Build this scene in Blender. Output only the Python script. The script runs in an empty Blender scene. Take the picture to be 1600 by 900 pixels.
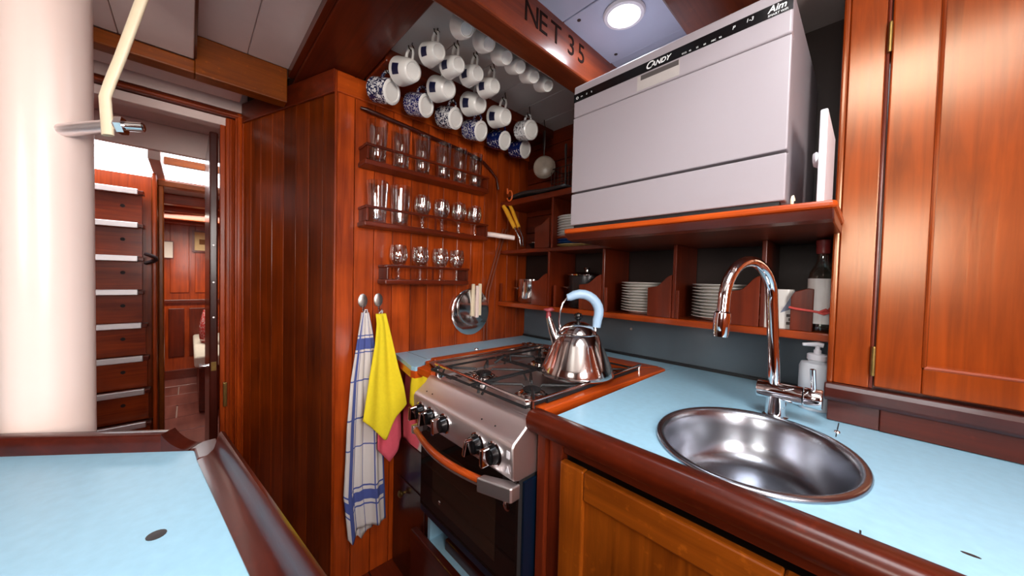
import bpy, bmesh, math, random
from mathutils import Vector, Matrix
random.seed(7)
S = bpy.context.scene
C = S.collection
PI = math.pi

# ---------------------------------------------------------------- camera
FPX, YAW, PITCH, ROLL = 530.0, math.radians(46.4), math.radians(1.55), math.radians(-1.4)
fw = Vector((-math.sin(YAW)*math.cos(PITCH), math.cos(YAW)*math.cos(PITCH), -math.sin(PITCH)))
rt = Vector((math.cos(YAW), math.sin(YAW), 0)); dn = fw.cross(rt)
c_, s_ = math.cos(ROLL), math.sin(ROLL)
r2 = c_*rt + s_*dn; d2 = -s_*rt + c_*dn
cam_d = bpy.data.cameras.new('camera'); cam = bpy.data.objects.new('camera', cam_d); C.objects.link(cam)
m = Matrix.Identity(4)
for i in range(3):
    m[i][0] = r2[i]; m[i][1] = -d2[i]; m[i][2] = -fw[i]
m.translation = (0, 0, 1.23)
cam.matrix_world = m
cam_d.sensor_fit = 'HORIZONTAL'; cam_d.sensor_width = 36.0; cam_d.lens = 36.0*FPX/1600.0
cam_d.clip_start = 0.02; cam_d.clip_end = 100
S.camera = cam

# ---------------------------------------------------------------- world, lights, exposure
S.view_settings.view_transform = 'Standard'
S.view_settings.look = 'None'
S.view_settings.gamma = 1.0
S.view_settings.use_curve_mapping = False
S.view_settings.exposure = 0.38
S.cycles.transparent_max_bounces = 24
w = bpy.data.worlds.new('daylight'); S.world = w; w.use_nodes = True
bg = w.node_tree.nodes['Background']; bg.inputs[0].default_value = (0.93, 0.96, 1.0, 1); bg.inputs[1].default_value = 5.0

def area(name, loc, target, sx, sy, power, col=(1, 1, 1)):
    d = bpy.data.lights.new(name, 'AREA'); d.shape = 'RECTANGLE'; d.size = sx; d.size_y = sy
    d.energy = power; d.color = col
    o = bpy.data.objects.new(name, d); C.objects.link(o); o.location = loc
    o.rotation_euler = (Vector(target)-Vector(loc)).to_track_quat('-Z', 'Y').to_euler()
    return o
area('hatch_daylight', (0.10, 0.30, 2.015), (0.10, 0.30, 0), 0.52, 0.54, 8.5, (0.95, 0.97, 1.0))
area('port_daylight', (0.05, -1.26, 1.52), (-0.15, 1.0, 1.15), 0.50, 0.42, 9.0, (1.0, 0.93, 0.84))
area('added_aft_fill', (0.955, -0.10, 1.52), (-1.4, 0.35, 1.25), 0.60, 0.62, 20.5, (1.0, 0.93, 0.88))  # fill light added from aft to brighten the red planked wall
area('deck_prism_daylight', (-0.529, 0.935, 2.012), (-0.529, 0.935, 0), 0.10, 0.10, 1.8, (0.82, 0.91, 1.0))
area('added_saloon_fill', (-4.5, 0.0, 1.795), (-4.5, 0.1, 0), 0.35, 0.6, 18.0, (1.0, 0.90, 0.78))  # fill light added under the closed saloon ceiling, brightens the far room

# ---------------------------------------------------------------- mesh helpers
WORLD = set()
class MB:
    def __init__(s): s.v = []; s.f = []; s.uv = None
    def add(s, vs, fs):
        b = len(s.v); s.v += [tuple(v) for v in vs]; s.f += [tuple(b+i for i in f) for f in fs]; return s
    def box(s, x0, x1, y0, y1, z0, z1):
        return s.add([(x0,y0,z0),(x1,y0,z0),(x1,y1,z0),(x0,y1,z0),(x0,y0,z1),(x1,y0,z1),(x1,y1,z1),(x0,y1,z1)],
                     [(0,3,2,1),(4,5,6,7),(0,1,5,4),(1,2,6,5),(2,3,7,6),(3,0,4,7)])
    def prism(s, pts, vec):
        n = len(pts); vec = Vector(vec); p = [Vector(q) for q in pts]; q = [a+vec for a in p]
        nrm = Vector((0, 0, 0))
        for i in range(n): nrm += p[i].cross(p[(i+1) % n])
        bot = tuple(range(n)); top = tuple(range(n, 2*n))
        if nrm.dot(vec) > 0: fs = [bot[::-1], top] + [(i, (i+1) % n, n+(i+1) % n, n+i) for i in range(n)]
        else: fs = [bot, top[::-1]] + [((i+1) % n, i, n+i, n+(i+1) % n) for i in range(n)]
        return s.add(p+q, fs)
    def pz(s, pts, z0, z1): return s.prism([(x, y, z0) for x, y in pts], (0, 0, z1-z0))
    def lathe(s, prof, n=24, mat=None):
        vs = []; fs = []; idx = []
        for r, z in prof:
            if r < 1e-6: idx.append([len(vs)]*n); vs.append(Vector((0, 0, z)))
            else:
                idx.append(list(range(len(vs), len(vs)+n)))
                vs += [Vector((r*math.cos(2*PI*i/n), r*math.sin(2*PI*i/n), z)) for i in range(n)]
        for a, b in zip(idx, idx[1:]):
            for i in range(n):
                j = (i+1) % n
                f = [a[i], a[j], b[j], b[i]]; g = []
                for k in f:
                    if k not in g: g.append(k)
                if len(g) > 2: fs.append(tuple(g))
        if mat is not None: vs = [mat @ v for v in vs]
        return s.add(vs, fs)
    def tube(s, pts, r, n=10, cap=True, flat=1.0):
        P = [Vector(p) for p in pts]; R = r if isinstance(r, (list, tuple)) else [r]*len(P)
        T = [(P[min(i+1, len(P)-1)]-P[max(i-1, 0)]).normalized() for i in range(len(P))]
        u = T[0].orthogonal().normalized(); vs = []
        for i, p in enumerate(P):
            u = (u - T[i]*u.dot(T[i])).normalized(); v = T[i].cross(u)
            vs += [p + R[i]*(math.cos(2*PI*k/n)*u + flat*math.sin(2*PI*k/n)*v) for k in range(n)]
        fs = [(i*n+k, i*n+(k+1) % n, (i+1)*n+(k+1) % n, (i+1)*n+k) for i in range(len(P)-1) for k in range(n)]
        if cap: fs += [tuple(range(n))[::-1], tuple((len(P)-1)*n+k for k in range(n))]
        return s.add(vs, fs)
    def grid(s, nu, nv, fn):
        vs = [fn(i/nu, j/nv) for j in range(nv+1) for i in range(nu+1)]
        fs = [(j*(nu+1)+i, j*(nu+1)+i+1, (j+1)*(nu+1)+i+1, (j+1)*(nu+1)+i) for j in range(nv) for i in range(nu)]
        s.uv = (nu, nv)
        return s.add(vs, fs)
    def build(s, name, mat, parent=None, smooth=False, bev=0.0, seg=2, sharp=40, label=None, solid=0.0, sub=0):
        me = bpy.data.meshes.new(name); me.from_pydata(s.v, [], s.f); me.update()
        if s.uv:
            nu, nv = s.uv; ul = me.uv_layers.new(name='UVMap')
            for l in me.loops:
                i = l.vertex_index; ul.data[l.index].uv = ((i % (nu+1))/nu, (i//(nu+1))/nv)
        if smooth:
            me.shade_smooth()
            if sharp: me.set_sharp_from_angle(angle=math.radians(sharp))
        me.materials.append(mat)
        o = bpy.data.objects.new(name, me); C.objects.link(o)
        if parent is not None:
            o.parent = parent
            if parent.name in WORLD: o.location = -Vector(parent.location)
        if solid: md = o.modifiers.new('thick', 'SOLIDIFY'); md.thickness = solid; md.offset = 0
        if sub: md = o.modifiers.new('sub', 'SUBSURF'); md.levels = sub; md.render_levels = sub
        if bev:
            md = o.modifiers.new('bevel', 'BEVEL'); md.width = bev; md.segments = seg; md.limit_method = 'ANGLE'; md.angle_limit = math.radians(40)
            md.harden_normals = False
        if label: o['label'] = label
        return o

def box(x0, x1, y0, y1, z0, z1): return MB().box(x0, x1, y0, y1, z0, z1)
def tag(o, label, cat, group=None):
    o['label'] = label; o['category'] = cat
    if group: o['group'] = group
    return o
def struct(o): o['kind'] = 'structure'; return o
def thing(name, label, cat, loc=(0, 0, 0), rotz=0.0, group=None):
    o = bpy.data.objects.new(name, None); C.objects.link(o); o.empty_display_size = 0.02
    o.location = loc; o.rotation_euler = (0, 0, rotz); return tag(o, label, cat, group)
def wthing(name, label, cat, loc, group=None):
    o = thing(name, label, cat, loc, 0.0, group); WORLD.add(o.name); return o
def wt(o):
    o.location = -Vector(o.parent.location); return o
def dup(root, loc, label, rot=None):
    r = root.copy(); C.objects.link(r); r.location = loc; r['label'] = label
    if rot is not None: r.rotation_euler = rot
    for ch in list(root.children):
        k = ch.copy(); C.objects.link(k); k.parent = r
        for g in list(ch.children):
            d = g.copy(); C.objects.link(d); d.parent = k
    return r
def aim(frm, to):
    """matrix whose z axis runs frm -> to, origin at frm"""
    q = (Vector(to)-Vector(frm)).to_track_quat('Z', 'Y')
    return Matrix.Translation(Vector(frm)) @ q.to_matrix().to_4x4()
def bez(p0, p1, p2, p3, n=12):
    p0, p1, p2, p3 = map(Vector, (p0, p1, p2, p3)); o = []
    for i in range(n+1):
        t = i/n; o.append((1-t)**3*p0+3*(1-t)**2*t*p1+3*(1-t)*t*t*p2+t**3*p3)
    return o
def text(body, name, mat, parent, size, matrix, depth=0.0006, shear=0.0, align='LEFT', font_bold=0.0):
    cu = bpy.data.curves.new(name, 'FONT'); cu.body = body; cu.size = size; cu.extrude = depth; cu.shear = shear
    cu.align_x = align; cu.align_y = 'CENTER'; cu.offset = font_bold; cu.resolution_u = 4
    t = bpy.data.objects.new(name+'_curve', cu); C.objects.link(t)
    me = bpy.data.meshes.new_from_object(t.evaluated_get(bpy.context.evaluated_depsgraph_get()))
    bpy.data.objects.remove(t); bpy.data.curves.remove(cu)
    me.name = name; me.transform(matrix); me.materials.clear(); me.materials.append(mat)
    o = bpy.data.objects.new(name, me); C.objects.link(o); o.parent = parent
    return o

# ---------------------------------------------------------------- materials
def srgb(r, g, b):
    f = lambda c: (c/255/12.92 if c/255 <= 0.04045 else ((c/255+0.055)/1.055)**2.4)
    return (f(r), f(g), f(b), 1)
def newmat(name):
    mt = bpy.data.materials.new(name); mt.use_nodes = True
    nt = mt.node_tree; return mt, nt, nt.nodes['Principled BSDF']
def flat(name, col, rough=0.4, metal=0.0, coat=0.0, trans=0.0, noise=0.06, scale=30.0, bump=0.0, emit=0.0, spec=0.5):
    mt, nt, b = newmat(name); N = nt.nodes; L = nt.links
    tc = N.new('ShaderNodeTexCoord'); nz = N.new('ShaderNodeTexNoise'); nz.inputs['Scale'].default_value = scale; nz.inputs['Detail'].default_value = 4
    L.new(tc.outputs['Object'], nz.inputs['Vector'])
    mx = N.new('ShaderNodeMixRGB'); mx.blend_type = 'MIX'
    mx.inputs[1].default_value = tuple(c*(1-noise*2) for c in col[:3])+(1,); mx.inputs[2].default_value = tuple(min(1, c*(1+noise*2)) for c in col[:3])+(1,)
    L.new(nz.outputs['Fac'], mx.inputs[0]); L.new(mx.outputs[0], b.inputs['Base Color'])
    b.inputs['Roughness'].default_value = rough; b.inputs['Metallic'].default_value = metal
    b.inputs['Coat Weight'].default_value = coat; b.inputs['Coat Roughness'].default_value = 0.12
    b.inputs['Transmission Weight'].default_value = trans; b.inputs['Specular IOR Level'].default_value = spec
    if emit: b.inputs['Emission Color'].default_value = col; b.inputs['Emission Strength'].default_value = emit
    if bump:
        bp = N.new('ShaderNodeBump'); bp.inputs['Strength'].default_value = bump; bp.inputs['Distance'].default_value = 0.002
        L.new(nz.outputs['Fac'], bp.inputs['Height']); L.new(bp.outputs[0], b.inputs['Normal'])
    return mt
def wood(name, dark, light, axis='Z', rough=0.32, coat=0.55, fine=42.0, vary=0.45, wear=0.0, crough=0.14):
    mt, nt, b = newmat(name); N = nt.nodes; L = nt.links
    tc = N.new('ShaderNodeTexCoord'); oi = N.new('ShaderNodeObjectInfo')
    ad = N.new('ShaderNodeVectorMath'); ad.operation = 'ADD'
    cb = N.new('ShaderNodeCombineXYZ'); ml = N.new('ShaderNodeMath'); ml.operation = 'MULTIPLY'; ml.inputs[1].default_value = 37.0
    L.new(oi.outputs['Random'], ml.inputs[0])
    for k in range(3): L.new(ml.outputs[0], cb.inputs[k])
    L.new(tc.outputs['Object'], ad.inputs[0]); L.new(cb.outputs[0], ad.inputs[1])
    mp = N.new('ShaderNodeMapping'); sc = [fine]*3; sc['XYZ'.index(axis)] = fine*0.055; mp.inputs['Scale'].default_value = sc
    L.new(ad.outputs[0], mp.inputs['Vector'])
    n1 = N.new('ShaderNodeTexNoise'); n1.inputs['Scale'].default_value = 1.0; n1.inputs['Detail'].default_value = 7; n1.inputs['Roughness'].default_value = 0.62; n1.inputs['Distortion'].default_value = 0.7
    L.new(mp.outputs[0], n1.inputs['Vector'])
    n2 = N.new('ShaderNodeTexNoise'); n2.inputs['Scale'].default_value = 5.0; n2.inputs['Detail'].default_value = 3
    L.new(ad.outputs[0], n2.inputs['Vector'])
    mixf = N.new('ShaderNodeMath'); mixf.operation = 'MULTIPLY_ADD'; mixf.inputs[1].default_value = 0.6
    L.new(n1.outputs['Fac'], mixf.inputs[0])
    m2 = N.new('ShaderNodeMath'); m2.operation = 'MULTIPLY'; m2.inputs[1].default_value = 0.4
    L.new(n2.outputs['Fac'], m2.inputs[0]); L.new(m2.outputs[0], mixf.inputs[2])
    cr = N.new('ShaderNodeValToRGB'); cr.color_ramp.elements[0].position = 0.30; cr.color_ramp.elements[0].color = dark
    cr.color_ramp.elements[1].position = 0.70; cr.color_ramp.elements[1].color = light
    L.new(mixf.outputs[0], cr.inputs[0])
    hs = N.new('ShaderNodeHueSaturation'); mr = N.new('ShaderNodeMapRange'); mr.inputs['To Min'].default_value = 1-vary/2; mr.inputs['To Max'].default_value = 1+vary/2
    L.new(oi.outputs['Random'], mr.inputs['Value']); L.new(mr.outputs[0], hs.inputs['Value']); L.new(cr.outputs[0], hs.inputs['Color'])
    out = hs.outputs[0]
    if wear:
        n3 = N.new('ShaderNodeTexNoise'); n3.inputs['Scale'].default_value = 55; n3.inputs['Detail'].default_value = 6
        L.new(ad.outputs[0], n3.inputs['Vector'])
        r3 = N.new('ShaderNodeValToRGB'); r3.color_ramp.elements[0].position = 0.62; r3.color_ramp.elements[1].position = 0.72
        L.new(n3.outputs['Fac'], r3.inputs[0])
        wm = N.new('ShaderNodeMixRGB'); wm.inputs[2].default_value = (light[0]*1.5, light[1]*1.7, light[2]*2, 1)
        wf = N.new('ShaderNodeMath'); wf.operation = 'MULTIPLY'; wf.inputs[1].default_value = wear
        L.new(r3.outputs[0], wf.inputs[0]); L.new(wf.outputs[0], wm.inputs[0]); L.new(out, wm.inputs[1]); out = wm.outputs[0]
    L.new(out, b.inputs['Base Color'])
    b.inputs['Roughness'].default_value = rough; b.inputs['Coat Weight'].default_value = coat*0.75; b.inputs['Coat Roughness'].default_value = crough; b.inputs['Specular IOR Level'].default_value = 0.3
    bp = N.new('ShaderNodeBump'); bp.inputs['Strength'].default_value = 0.12; bp.inputs['Distance'].default_value = 0.002
    L.new(n1.outputs['Fac'], bp.inputs['Height']); L.new(bp.outputs[0], b.inputs['Normal'])
    return mt
def brushed(name, col, rough, axis='X', strength=0.05):
    mt, nt, b = newmat(name); N = nt.nodes; L = nt.links
    tc = N.new('ShaderNodeTexCoord'); mp = N.new('ShaderNodeMapping'); sc = [260.0]*3; sc['XYZ'.index(axis)] = 6.0; mp.inputs['Scale'].default_value = sc
    nz = N.new('ShaderNodeTexNoise'); nz.inputs['Scale'].default_value = 1; nz.inputs['Detail'].default_value = 3
    L.new(tc.outputs['Object'], mp.inputs[0]); L.new(mp.outputs[0], nz.inputs['Vector'])
    b.inputs['Base Color'].default_value = col; b.inputs['Metallic'].default_value = 1.0
    mr = N.new('ShaderNodeMapRange'); mr.inputs['To Min'].default_value = max(0.02, rough-0.07); mr.inputs['To Max'].default_value = rough+0.07
    L.new(nz.outputs['Fac'], mr.inputs['Value']); L.new(mr.outputs[0], b.inputs['Roughness'])
    bp = N.new('ShaderNodeBump'); bp.inputs['Strength'].default_value = strength; bp.inputs['Distance'].default_value = 0.001
    L.new(nz.outputs['Fac'], bp.inputs['Height']); L.new(bp.outputs[0], b.inputs['Normal'])
    return mt
def thin_glass(name, tint=(0.96, 0.98, 0.97, 1), rough=0.02, ior=1.5, gain=1.0):
    mt = bpy.data.materials.new(name); mt.use_nodes = True; nt = mt.node_tree; N = nt.nodes; L = nt.links
    N.remove(N['Principled BSDF']); out = N['Material Output']
    tr = N.new('ShaderNodeBsdfTransparent'); tr.inputs[0].default_value = tint
    gl = N.new('ShaderNodeBsdfGlossy'); gl.inputs['Roughness'].default_value = rough; gl.inputs[0].default_value = (1, 1, 1, 1)
    fr = N.new('ShaderNodeLayerWeight'); fr.inputs['Blend'].default_value = 0.5
    pw = N.new('ShaderNodeMath'); pw.operation = 'POWER'; pw.inputs[1].default_value = 3.0
    ma = N.new('ShaderNodeMath'); ma.operation = 'MULTIPLY_ADD'; ma.inputs[1].default_value = 0.55; ma.inputs[2].default_value = 0.05
    L.new(fr.outputs['Facing'], pw.inputs[0]); L.new(pw.outputs[0], ma.inputs[0])
    nz = N.new('ShaderNodeTexNoise'); nz.inputs['Scale'].default_value = 25; bp = N.new('ShaderNodeBump'); bp.inputs['Strength'].default_value = 0.05; bp.inputs['Distance'].default_value = 0.004
    tc = N.new('ShaderNodeTexCoord'); L.new(tc.outputs['Object'], nz.inputs['Vector']); L.new(nz.outputs['Fac'], bp.inputs['Height']); L.new(bp.outputs[0], gl.inputs['Normal']); L.new(bp.outputs[0], fr.inputs['Normal'])
    mg = N.new('ShaderNodeMath'); mg.operation = 'MULTIPLY'; mg.inputs[1].default_value = gain; mg.use_clamp = True
    L.new(ma.outputs[0], mg.inputs[0])
    mx = N.new('ShaderNodeMixShader'); L.new(mg.outputs[0], mx.inputs[0]); L.new(tr.outputs[0], mx.inputs[1]); L.new(gl.outputs[0], mx.inputs[2])
    L.new(mx.outputs[0], out.inputs['Surface'])
    return mt

W_RED = dict(dark=srgb(96, 30, 8), light=srgb(176, 74, 26))
W = {}
for ax in 'XYZ':
    W['red'+ax] = wood('varnished_mahogany_'+ax, srgb(104, 30, 5), srgb(196, 80, 20), ax, coat=0.35)
    W['dark'+ax] = wood('dark_mahogany_'+ax, srgb(60, 18, 6), srgb(118, 40, 14), ax, coat=0.35)
    W['maroon'+ax] = wood('maroon_gloss_wood_'+ax, srgb(44, 12, 7), srgb(82, 27, 16), ax, rough=0.3, coat=0.5, crough=0.12, wear=0.15)
    W['honey'+ax] = wood('worn_honey_teak_'+ax, srgb(92, 38, 4), srgb(160, 80, 16), ax, wear=0.3, coat=0.25)
    W['orange'+ax] = wood('orange_varnished_teak_'+ax, srgb(146, 46, 6), srgb(212, 90, 22), ax, wear=0.2, coat=0.35)
    W['rim'+ax] = wood('worn_counter_rim_'+ax, srgb(44, 11, 3), srgb(88, 26, 7), ax, wear=0.3, coat=0.1)
    W['mid'+ax] = wood('mid_mahogany_'+ax, srgb(66, 20, 6), srgb(122, 44, 18), ax, coat=0.35)
    W['beam'+ax] = wood('aged_beam_oak_'+ax, srgb(56, 18, 6), srgb(116, 48, 20), ax, coat=0.5, wear=0.15)
W['board'] = wood('dark_panel_boards', srgb(70, 21, 3), srgb(150, 60, 9), 'Z', vary=0.95, coat=0.3)
W['cup'] = cupm = wood('cupboard_mahogany', srgb(92, 28, 4), srgb(156, 62, 13), 'Z', rough=0.30, coat=0.5, crough=0.18, vary=0.15)
cb0 = cupm.node_tree.nodes['Principled BSDF']; cb0.inputs['Specular IOR Level'].default_value = 0.6; cb0.inputs['Specular Tint'].default_value = (1.0, 0.62, 0.28, 1); cb0.inputs['Roughness'].default_value = 0.24
blue = flat('light_blue_laminate', srgb(154, 199, 222), 0.38, noise=0.05, scale=60, spec=0.5)
bluegrey = flat('grey_blue_splashback', srgb(82, 94, 102), 0.30, noise=0.04, scale=18)
deckwhite = flat('off_white_deckhead_paint', srgb(196, 188, 184), 0.35, noise=0.05, scale=9, bump=0.08)
deckgrey = flat('grey_mauve_paint', srgb(236, 212, 204), 0.45, noise=0.05, scale=8, bump=0.06)
deckblue = flat('pale_blue_white_deckhead_paint', srgb(180, 186, 206), 0.4, noise=0.04, scale=9, bump=0.06)
cream = flat('cream_gloss_paint', srgb(236, 218, 186), 0.35, noise=0.06, scale=22, bump=0.05)
postwhite = flat('white_gloss_paint', srgb(240, 216, 206), 0.28, noise=0.03, scale=6)
white_app = flat('white_enamel_steel', srgb(160, 151, 156), 0.30, noise=0.01, scale=6, spec=0.5)
white_pl = flat('white_plastic', srgb(228, 226, 232), 0.35, noise=0.02)
black_gl = flat('black_gloss_plastic', srgb(14, 14, 16), 0.22, noise=0.1)
black_mt = flat('black_cast_iron', srgb(22, 22, 24), 0.5, noise=0.2, bump=0.2)
steel = brushed('brushed_steel_x', (0.86, 0.80, 0.80, 1), 0.42, 'X', 0.012)
steel_d = brushed('dull_steel_sheet', (0.78, 0.75, 0.75, 1), 0.38, 'Y', 0.02)
steel_s = flat('sink_steel', (0.34, 0.35, 0.39, 1), 0.27, metal=1, noise=0.02, scale=8)
chrome = flat('polished_chrome', (0.86, 0.86, 0.88, 1), 0.06, metal=1, noise=0.01)
polished = flat('polished_stainless', (0.74, 0.72, 0.71, 1), 0.12, metal=1, noise=0.02)
alu = brushed('ribbed_aluminium', (0.86, 0.86, 0.88, 1), 0.40, 'Y', 0.02)
brass = flat('aged_brass', srgb(150, 122, 70), 0.38, metal=1, noise=0.2, scale=60)
china = flat('white_glazed_china', srgb(232, 228, 222), 0.16, noise=0.02, coat=0.3)
navy = flat('navy_print', srgb(24, 28, 62), 0.3)
glass = thin_glass('clear_glass', gain=2.8)
oven_glass = flat('dark_oven_glass', srgb(16, 12, 11), 0.05, noise=0.05, spec=0.7)
bluefilm = flat('blue_protective_film', srgb(5, 22, 42), 0.3)
red_pl = flat('dark_red_plastic', srgb(128, 40, 48), 0.4)
yellow_pl = flat('yellow_plastic', srgb(226, 160, 40), 0.35)
red_cord = flat('red_braided_cord', srgb(206, 74, 66), 0.6, bump=0.3, scale=200)
dark_void = flat('dark_painted_wood', srgb(38, 20, 14), 0.6)
sky_glass = flat('daylit_prism_glass', (0.95, 0.98, 1.0, 1), 0.15, emit=3.0)
grey_mt = flat('dark_grey_metal', srgb(70, 66, 66), 0.4, metal=0.6)
copper = flat('dull_copper_pipe', srgb(150, 86, 66), 0.35, metal=0.7)

def pattern_china(name, seed, blue_col, dens=0.5, scale=70.0):
    mt, nt, b = newmat(name); N = nt.nodes; L = nt.links
    tc = N.new('ShaderNodeTexCoord'); mp = N.new('ShaderNodeMapping'); mp.inputs['Location'].default_value = (seed, seed*2, 0)
    L.new(tc.outputs['Object'], mp.inputs[0])
    nz = N.new('ShaderNodeTexNoise'); nz.inputs['Scale'].default_value = scale; nz.inputs['Detail'].default_value = 2.5; nz.inputs['Distortion'].default_value = 1.6
    L.new(mp.outputs[0], nz.inputs['Vector'])
    cr = N.new('ShaderNodeValToRGB'); cr.color_ramp.elements[0].position = dens-0.03; cr.color_ramp.elements[1].position = dens+0.03
    cr.color_ramp.elements[0].color = srgb(224, 222, 222); cr.color_ramp.elements[1].color = blue_col
    L.new(nz.outputs['Fac'], cr.inputs[0]); L.new(cr.outputs[0], b.inputs['Base Color']); b.inputs['Roughness'].default_value = 0.18
    return mt
pat1 = pattern_china('blue_leaf_china', 1.0, srgb(26, 32, 74), 0.47, 75)
pat2 = pattern_china('fine_blue_flower_china', 3.0, srgb(34, 36, 96), 0.45, 140)
pat3 = pattern_china('dark_blossom_china', 5.0, srgb(24, 30, 66), 0.50, 95)
pat4 = pattern_china('speckled_blue_china', 8.0, srgb(30, 34, 100), 0.46, 120)
pat5 = pattern_china('deep_blue_china', 11.0, srgb(18, 30, 84), 0.36, 60)
pat6 = pattern_china('sparse_floral_china', 13.0, srgb(40, 44, 60), 0.56, 70)

def towel_mat():
    mt, nt, b = newmat('white_cotton_blue_checks'); N = nt.nodes; L = nt.links
    uv = N.new('ShaderNodeTexCoord'); sp = N.new('ShaderNodeSeparateXYZ'); L.new(uv.outputs['UV'], sp.inputs[0])
    def band(src, lo, hi):
        a = N.new('ShaderNodeMath'); a.operation = 'GREATER_THAN'; a.inputs[1].default_value = lo; L.new(src, a.inputs[0])
        c = N.new('ShaderNodeMath'); c.operation = 'LESS_THAN'; c.inputs[1].default_value = hi; L.new(src, c.inputs[0])
        d = N.new('ShaderNodeMath'); d.operation = 'MULTIPLY'; L.new(a.outputs[0], d.inputs[0]); L.new(c.outputs[0], d.inputs[1]); return d.outputs[0]
    U, V = sp.outputs['X'], sp.outputs['Y']; acc = None
    for src, lo, hi in [(V, .820, .868), (V, .795, .803), (V, .885, .893), (V, .115, .165), (V, .10, .105), (V, .175, .18), (V, .47, .477), (V, .30, .306), (V, .60, .606), (U, .10, .20), (U, .235, .255), (U, .70, .725), (U, .45, .465), (U, .95, 1.1)]:
        k = band(src, lo, hi)
        if acc is None: acc = k
        else:
            x = N.new('ShaderNodeMath'); x.operation = 'MAXIMUM'; L.new(acc, x.inputs[0]); L.new(k, x.inputs[1]); acc = x.outputs[0]
    mx = N.new('ShaderNodeMixRGB'); mx.inputs[1].default_value = srgb(222, 214, 210); mx.inputs[2].default_value = srgb(78, 92, 160)
    L.new(acc, mx.inputs[0]); L.new(mx.outputs[0], b.inputs['Base Color']); b.inputs['Roughness'].default_value = 0.9
    wv = N.new('ShaderNodeTexNoise'); wv.inputs['Scale'].default_value = 400; L.new(uv.outputs['Object'], wv.inputs['Vector'])
    bp = N.new('ShaderNodeBump'); bp.inputs['Strength'].default_value = 0.25; bp.inputs['Distance'].default_value = 0.002; L.new(wv.outputs['Fac'], bp.inputs['Height']); L.new(bp.outputs[0], b.inputs['Normal'])
    return mt
towel_m = towel_mat()
yellow_cl = flat('yellow_microfibre', srgb(236, 212, 44), 0.95, noise=0.04, scale=90, bump=0.4, spec=0.2)
pink_cl = flat('pink_microfibre', srgb(222, 92, 110), 0.95, noise=0.04, scale=90, bump=0.4, spec=0.2)

# ================================================================ THE SETTING
fl = struct(box(-2.03, 1.02, -1.32, 1.45, -0.04, -0.006).build('floor', dark_void))
for i in range(9):                                     # varnished floor boards running fore and aft
    y0 = -0.30+i*0.105
    box(-1.98, 1.0, y0, y0+0.101, -0.006, 0.0).build('floorboard', W['darkX'], fl, bev=0.002)

wf = struct(box(-1.425, -1.400, 0.40, 1.45, 0, 2.04).build('wall_front', dark_void))
seams = [0.397, 0.464, 0.541, 0.619, 0.703, 0.784, 0.863, 0.943, 1.026, 1.107, 1.192, 1.275, 1.355, 1.432]
for i, (a, b) in enumerate(zip(seams, seams[1:])):
    box(-1.400, -1.386, a+0.0012, b-0.0012, 0.0, 1.99).build('plank', W['redZ'], wf, bev=0.0014, seg=1)
box(-1.386, -1.376, 0.398, 1.43, 1.908, 1.982).build('top_rail', W['orangeY'], wf, bev=0.003)
MB().tube([(-1.385, 0.396, 0), (-1.385, 0.396, 1.985)], 0.006, 8).build('corner_bead', W['redZ'], wf, smooth=True)

# angled panelled wall between the corner and the doorway
A = Vector((-1.386, 0.396, 0)); B = Vector((-1.985, 0.181, 0)); dAB = (B-A).normalized(); nAB = Vector((dAB.y, -dAB.x, 0))
if nAB.y > 0: nAB = -nAB
def on_ab(t, d, z): p = A+dAB*t+nAB*d; return (p.x, p.y, z)
LAB = (B-A).length
def ab_box(t0, t1, d0, d1, z0, z1):
    return MB().prism([on_ab(t0, d0, z0), on_ab(t1, d0, z0), on_ab(t1, d1, z0), on_ab(t0, d1, z0)], (0, 0, z1-z0))
wa = struct(ab_box(0.0, LAB, -0.05, -0.014, 0, 2.04).build('wall_corner', dark_void))
cuts = [0.004, 0.075, 0.160, 0.243, 0.327, 0.410, 0.497, 0.575, LAB]
for a, b in zip(cuts, cuts[1:]):
    ab_box(a+0.0015, b-0.0015, -0.014, 0.0, 0.0, 1.99).build('plank', W['board'], wa, bev=0.0012, seg=1)
ab_box(0.0, LAB, 0.0, 0.010, 1.905, 1.99).build('top_rail', W['darkX'], wa, bev=0.003)

# hull side behind the counter
wh = struct(box(-1.42, 1.02, 1.435, 1.47, 0, 2.06).build('wall_hull', dark_void))
box(-1.385, -0.05, 1.424, 1.436, 0.905, 1.115).build('splashback', bluegrey, wh)
box(-1.385, -0.05, 1.414, 1.4235, 0.9005, 0.911).build('shadow_gap_trim', black_mt, wh)
MB().lathe([(0, 0), (0.006, 0), (0.005, 0.003), (0, 0.0035)], 12, aim((-0.72, 1.424, 1.02), (-0.72, 1.0, 1.02))).build('screw', steel, wh, smooth=True)
for i in range(7):
    z0 = 1.40+i*0.093
    box(-1.385, -0.60, 1.422, 1.436, z0+0.001, z0+0.091).build('hull_plank', W['darkX'], wh, bev=0.002, seg=1)

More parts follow.
